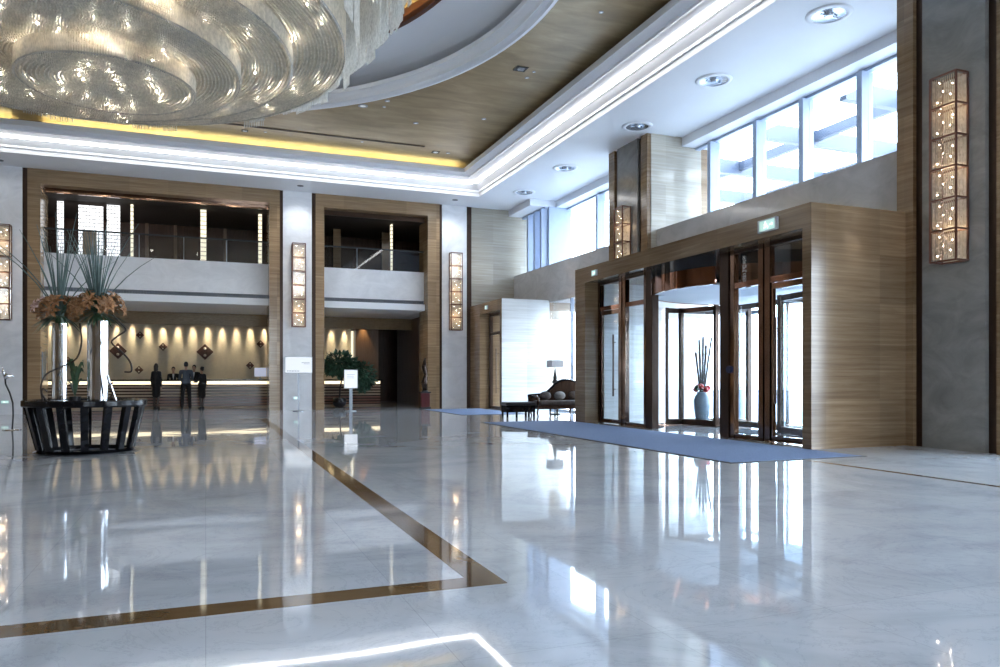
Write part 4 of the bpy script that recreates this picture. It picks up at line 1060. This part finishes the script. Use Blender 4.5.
# vines twisting between the vases
t = thing('vine_branch', 'dark twisted vine winding around the silver vases on the stand', 'branch', (-1.95, 13.55, zp))
for pts in ([(-2.36, 13.45, zp + .02), (-2.38, 13.4, 1.05), (-2.30, 13.35, 1.25), (-2.08, 13.42, 1.38), (-1.88, 13.30, 1.50), (-1.80, 13.22, 1.75), (-1.83, 13.24, 2.05)],
            [(-1.38, 13.30, 2.2), (-1.25, 13.25, 2.05), (-1.18, 13.2, 1.95), (-1.30, 13.2, 1.85), (-1.38, 13.2, 1.75), (-1.25, 13.2, 1.62), (-1.12, 13.2, 1.45), (-1.10, 13.2, 1.30), (-1.20, 13.25, 1.29)],
            [(-2.28, 13.35, zp + .02), (-2.36, 13.35, .95), (-2.34, 13.32, 1.03), (-2.28, 13.32, .98)],
            [(-1.45, 13.18, zp + .02), (-1.36, 13.15, .95), (-1.42, 13.15, 1.05), (-1.36, 13.15, 1.12)]):
    # smooth with a Catmull-Rom pass
    out = []
    for i in range(len(pts) - 1):
        p0, p1, p2, p3 = (Vector(pts[max(0, min(len(pts) - 1, i + k))]) for k in (-1, 0, 1, 2))
        for u in (0, .25, .5, .75):
            out.append(.5 * ((2 * p1) + (-p0 + p2) * u + (2 * p0 - 5 * p1 + 4 * p2 - p3) * u * u + (-p0 + 3 * p1 - 3 * p2 + p3) * u ** 3))
    out.append(Vector(pts[-1])); G().tube(out, .014, 6).build('stem', 'vine', t, True)
t = thing('foliage_plant', 'low leafy green plant between the two silver vases', 'plant', (-1.92, 13.42, zp))
G().lathe([(.01, zp), (.07, zp), (.09, zp + .1), (.075, zp + .1), (.01, zp + .08)], -1.92, 13.42, 16).build('pot', 'black', t)
for k in range(14):
    a = 2 * pi * k / 14 + random.uniform(-.2, .2); l = random.uniform(.10, .19); h_ = random.uniform(.2, .62); c_, s_ = cos(a), sin(a); w = .032
    b0 = Vector((-1.92, 13.42, zp + .09)); d = Vector((c_, s_, 0)); sd = Vector((-s_, c_, 0))
    G().add([b0 - sd * .006, b0 + sd * .006, b0 + d * l * .4 + sd * w + Vector((0, 0, h_ * .8)), b0 + d * l * .4 - sd * w + Vector((0, 0, h_ * .8)), b0 + d * l * .75 + sd * w * .8 + Vector((0, 0, h_)), b0 + d * l * .75 - sd * w * .8 + Vector((0, 0, h_)), b0 + d * l + Vector((0, 0, h_ * .8))],
            [(0, 1, 2, 3), (3, 2, 4, 5), (5, 4, 6)]).build('leaf', 'leaf', t, recalc=False)
o = G().tube([(-1.45, 13.22, 1.24), (-1.32, 13.20, .825)], .02, 10).build('silver_rod', 'chrome', None, origin=(-1.32, 13.20, .802)); tag(o, 'short silver rod leaning against the thicker vase', 'rod')

# ------------------------------------------------------------------ people at the reception
def remesh(o, v):
    m = o.modifiers.new('skin_over', 'REMESH'); m.mode = 'VOXEL'; m.voxel_size = v; m.use_smooth_shade = True
    s_ = o.modifiers.new('relax', 'SMOOTH'); s_.factor = .5; s_.iterations = 3
    return o
def person(x, y, rot, h, label, female=False, dress=False, top='suit', hair='short', arms='counter', legs=0.09, lower='suit', group='people at the reception counter'):
    """Standing figure facing local -Y; one remeshed body, clothing and hair as parts."""
    k = h / 1.75
    t = thing('person', label, 'person', (0, 0, 0), group)
    V = lambda *p: (p[0] * k, p[1] * k, p[2] * k)
    sh = .165 if female else .195; hip = .095
    g = G()
    # trunk, neck, head with face
    g.caps(V(0, .0, .98), V(0, .005, 1.20), .115 * k, .12 * k); g.caps(V(0, .005, 1.2), V(0, 0, 1.36), .125 * k, .11 * k); g.caps(V(-sh * .8, 0, 1.41), V(sh * .8, 0, 1.41), .06 * k, .06 * k)
    g.caps(V(0, .01, 1.42), V(0, -.005, 1.54), .055 * k, .05 * k)
    g.sph(V(0, -.0, 1.645), .098 * k, 18, 14, (.80, .98, 1.12)); g.sph(V(0, -.035, 1.585), .06 * k, 12, 10, (.85, .9, .9))
    g.caps(V(0, -.088, 1.65), V(0, -.112, 1.612), .011 * k, .016 * k, 8)
    for s in (-1, 1): g.sph(V(s * .08, .01, 1.635), .028 * k, 8, 8, (.4, .8, 1.2))
    # arms with hands
    for s in (-1, 1):
        S_ = Vector(V(s * (sh + .01), 0, 1.40))
        if arms == 'counter': El, Wr = Vector(V(s * (sh + .05), -.05, 1.12)), Vector(V(s * (sh - .06), -.28, 1.12))
        elif arms == 'reach' and s > 0: El, Wr = Vector(V(s * (sh + .04), -.12, 1.15)), Vector(V(s * (sh - .04), -.36, 1.13))
        else: El, Wr = Vector(V(s * (sh + .055), .02, 1.12)), Vector(V(s * (sh + .05), -.03, .88))
        g.caps(S_, El, .046 * k, .038 * k); g.caps(El, Wr, .038 * k, .026 * k)
        d = (Wr - El).normalized(); sd = d.cross(Vector((0, 0, 1)) if abs(d.z) < .8 else Vector((0, 1, 0))).normalized(); up = sd.cross(d)
        pl = Wr + d * .085 * k; g.caps(Wr, pl, .024 * k, .032 * k)
        for j, (o_, ln) in enumerate(((-.028, .062), (-.01, .074), (.01, .070), (.028, .055))):
            b0 = pl + sd * o_ * k; m1 = b0 + d * ln * .6 * k - up * .006 * k; m2 = m1 + d * ln * .5 * k - up * .018 * k
            g.caps(b0, m1, .0095 * k, .009 * k, 6); g.caps(m1, m2, .009 * k, .0075 * k, 6)
        th0 = Wr + d * .03 * k - sd * s * .022 * k; th1 = th0 + (d * .6 - sd * s * .8).normalized() * .045 * k; g.caps(th0, th1, .011 * k, .010 * k, 6); g.caps(th1, th1 + d * .03 * k, .010 * k, .008 * k, 6)
    for s in (-1, 1):
        g.caps(V(s * hip, 0, .93), V(s * (hip * .6 + legs * .5), -.01, .50), .085 * k, .056 * k); g.caps(V(s * (hip * .6 + legs * .5), -.01, .50), V(s * legs, .03, .09), .056 * k, .036 * k)
        g.caps(V(s * legs, .03, .06), V(s * legs * 1.15, -.12, .035), .036 * k, .03 * k)
    remesh(g.build('body', 'skin', t), .0095)
    # eyes, mouth
    for s in (-1, 1): G().sph(V(s * .032, -.088, 1.655), .010 * k, 8, 6, (1.3, .6, .8)).build('eye', 'eye', t, True)
    G().sph(V(0, -.0885, 1.575), .018 * k, 10, 6, (1.1, .45, .4)).build('mouth', 'lip', t, True)
    # hair
    g = G(); g.sph(V(0, .018, 1.672), .104 * k, 18, 14, (.86, .98, 1.05))
    if hair == 'bob': g.caps(V(-.06, .035, 1.66), V(-.065, .045, 1.50), .05 * k, .035 * k); g.caps(V(.06, .035, 1.66), V(.065, .045, 1.50), .05 * k, .035 * k); g.caps(V(0, .06, 1.64), V(0, .065, 1.50), .06 * k, .05 * k)
    if hair == 'bun': g.sph(V(0, .10, 1.72), .05 * k, 12, 9)
    remesh(g.build('hair', 'hair', t), .012)
    # clothes
    g = G(); e = .022
    g.caps(V(-.055, 0, 1.02), V(.055, 0, 1.02), .137 * k, .137 * k, 16); g.caps(V(0, 0, 1.04), V(0, .005, 1.2), (.135) * k, .135 * k, 16); g.caps(V(0, .005, 1.2), V(0, 0, 1.35), .14 * k, .125 * k, 16); g.caps(V(-sh * .8, 0, 1.40), V(sh * .8, 0, 1.40), .075 * k, .075 * k)
    for s in (-1, 1):
        S_ = Vector(V(s * (sh + .01), 0, 1.40))
        if arms == 'counter': El, Wr = Vector(V(s * (sh + .05), -.05, 1.12)), Vector(V(s * (sh - .06), -.28, 1.12))
        elif arms == 'reach' and s > 0: El, Wr = Vector(V(s * (sh + .04), -.12, 1.15)), Vector(V(s * (sh - .04), -.36, 1.13))
        else: El, Wr = Vector(V(s * (sh + .055), .02, 1.12)), Vector(V(s * (sh + .05), -.03, .88))
        g.caps(S_, El, .066 * k, .056 * k); g.caps(El, El.lerp(Wr, .93), .056 * k, .042 * k)
    remesh(g.build('jacket' if top == 'suit' else 'shirt', top, t), .014)
    if top == 'suit' and not dress:
        G().add([V(-.045, -.143, 1.40), V(.045, -.143, 1.40), V(0, -.150, 1.20), V(-.04, -.10, 1.46), V(.04, -.10, 1.46), V(0, -.10, 1.22)], [(0, 2, 1), (0, 1, 4, 3), (1, 2, 5, 4), (2, 0, 3, 5), (3, 4, 5)]).build('shirt_front', 'shirt_white', t)
    g = G()
    if dress:
        g.caps(V(0, 0, 1.0), V(0, 0, .60), .165 * k, .17 * k, 18); g.caps(V(-.06, 0, .9), V(-.07, 0, .56), .13 * k, .12 * k); g.caps(V(.06, 0, .9), V(.07, 0, .56), .13 * k, .12 * k)
        remesh(g.build('skirt', 'suit', t), .016)
        g = G()
        for s in (-1, 1): g.caps(V(s * (hip * .6 + legs * .5), -.01, .52), V(s * legs, .03, .10), .064 * k, .044 * k)
        remesh(g.build('stockings', 'stocking', t), .012)
    else:
        g.caps(V(-.05, 0, .95), V(.05, 0, .95), .125 * k, .125 * k, 16)
        for s in (-1, 1):
            kn = V(s * (hip * .6 + legs * .5), -.01, .50); g.caps(V(s * hip, 0, .93), kn, .102 * k, .078 * k); g.caps(kn, V(s * legs, .03, .10), .078 * k, .062 * k)
        remesh(g.build('trousers', lower, t), .014)
    for s in (-1, 1):
        g = G(); g.caps(V(s * legs, .035, .05), V(s * legs * 1.15, -.13, .034), .048 * k, .034 * k)
        g.box(legs * s * k - .04 * k, legs * s * k + .04 * k, -.15 * k, .08 * k, 0.0, .03 * k); remesh(g.build('shoe', 'black', t), .010)
    t.location = (x, y, 0); t.rotation_euler = (0, 0, rot); t.scale = (.80 if female else .90, .92, 1)
    return t
person(-1.75, 31.25, R(160), 1.72, 'woman in a long black dress standing alone at the counter', True, True, hair='bob', arms='down', legs=.07)
person(-0.70, 30.95, R(180), 1.78, 'man in slate blue shirt and black trousers seen from behind', False, False, top='shirt_blue', legs=.15)
person(-0.14, 30.75, R(215), 1.60, 'shorter woman in black dress with hair bun reaching to the counter', True, True, hair='bun', arms='reach', legs=.06)
person(-1.22, 33.05, R(0), 1.62, 'receptionist in dark suit behind the counter, facing the lone woman', False, False)
person(-0.44, 33.0, R(-8), 1.70, 'receptionist in dark suit behind the counter, partly hidden by the man', False, False)

# ------------------------------------------------------------------ daylight and view
w = bpy.data.worlds.new('daylight'); S.world = w; w.use_nodes = True
nt = w.node_tree; bg = nt.nodes['Background']
tc = N(nt, 'ShaderNodeTexCoord'); sp = N(nt, 'ShaderNodeSeparateXYZ'); L(nt, tc.outputs['Generated'], sp.inputs[0])
c = ramp(nt, sp.outputs[2], [(0.0, (0.86, 0.93, 1.0)), (0.6, (0.66, 0.82, 1.0))])
L(nt, c, bg.inputs[0]); bg.inputs[1].default_value = 6.5
def portal_light(loc, rot, sx, sy):
    l = bpy.data.lights.new('window_guide', 'AREA'); l.shape = 'RECTANGLE'; l.size = sx; l.size_y = sy; l.cycles.is_portal = True
    o = bpy.data.objects.new('window_guide', l); C.objects.link(o); o.location = loc; o.rotation_euler = rot
for y0, y1 in ((9.83, 17.93), (20.09, 28.4), (-0.42, 7.69), (-9, -2.56)):
    portal_light((13.6, (y0 + y1) / 2, 6.6), (0, R(90), 0), 2.5, y1 - y0)
portal_light((12.05, 3.63, 2.0), (0, R(90), 0), 3.95, 8.1)
portal_light((3, -9.35, 3.4), (R(-90), 0, 0), 4.0, 5.6)
portal_light((12.0, 22.5, 2.0), (0, R(90), 0), 3.95, 4.8)
portal_light((13.95, 13.73, 1.86), (0, R(90), 0), 3.72, 7.8)

S.view_settings.view_transform = 'Standard'; S.view_settings.look = 'None'; S.view_settings.gamma = 1; S.view_settings.use_curve_mapping = False
S.view_settings.exposure = 1.48
cy = S.cycles
cy.use_denoising = True; cy.max_bounces = 10; cy.diffuse_bounces = 5; cy.glossy_bounces = 5; cy.transmission_bounces = 6; cy.transparent_max_bounces = 24
cy.caustics_reflective = False; cy.caustics_refractive = False; cy.sample_clamp_indirect = 6.0
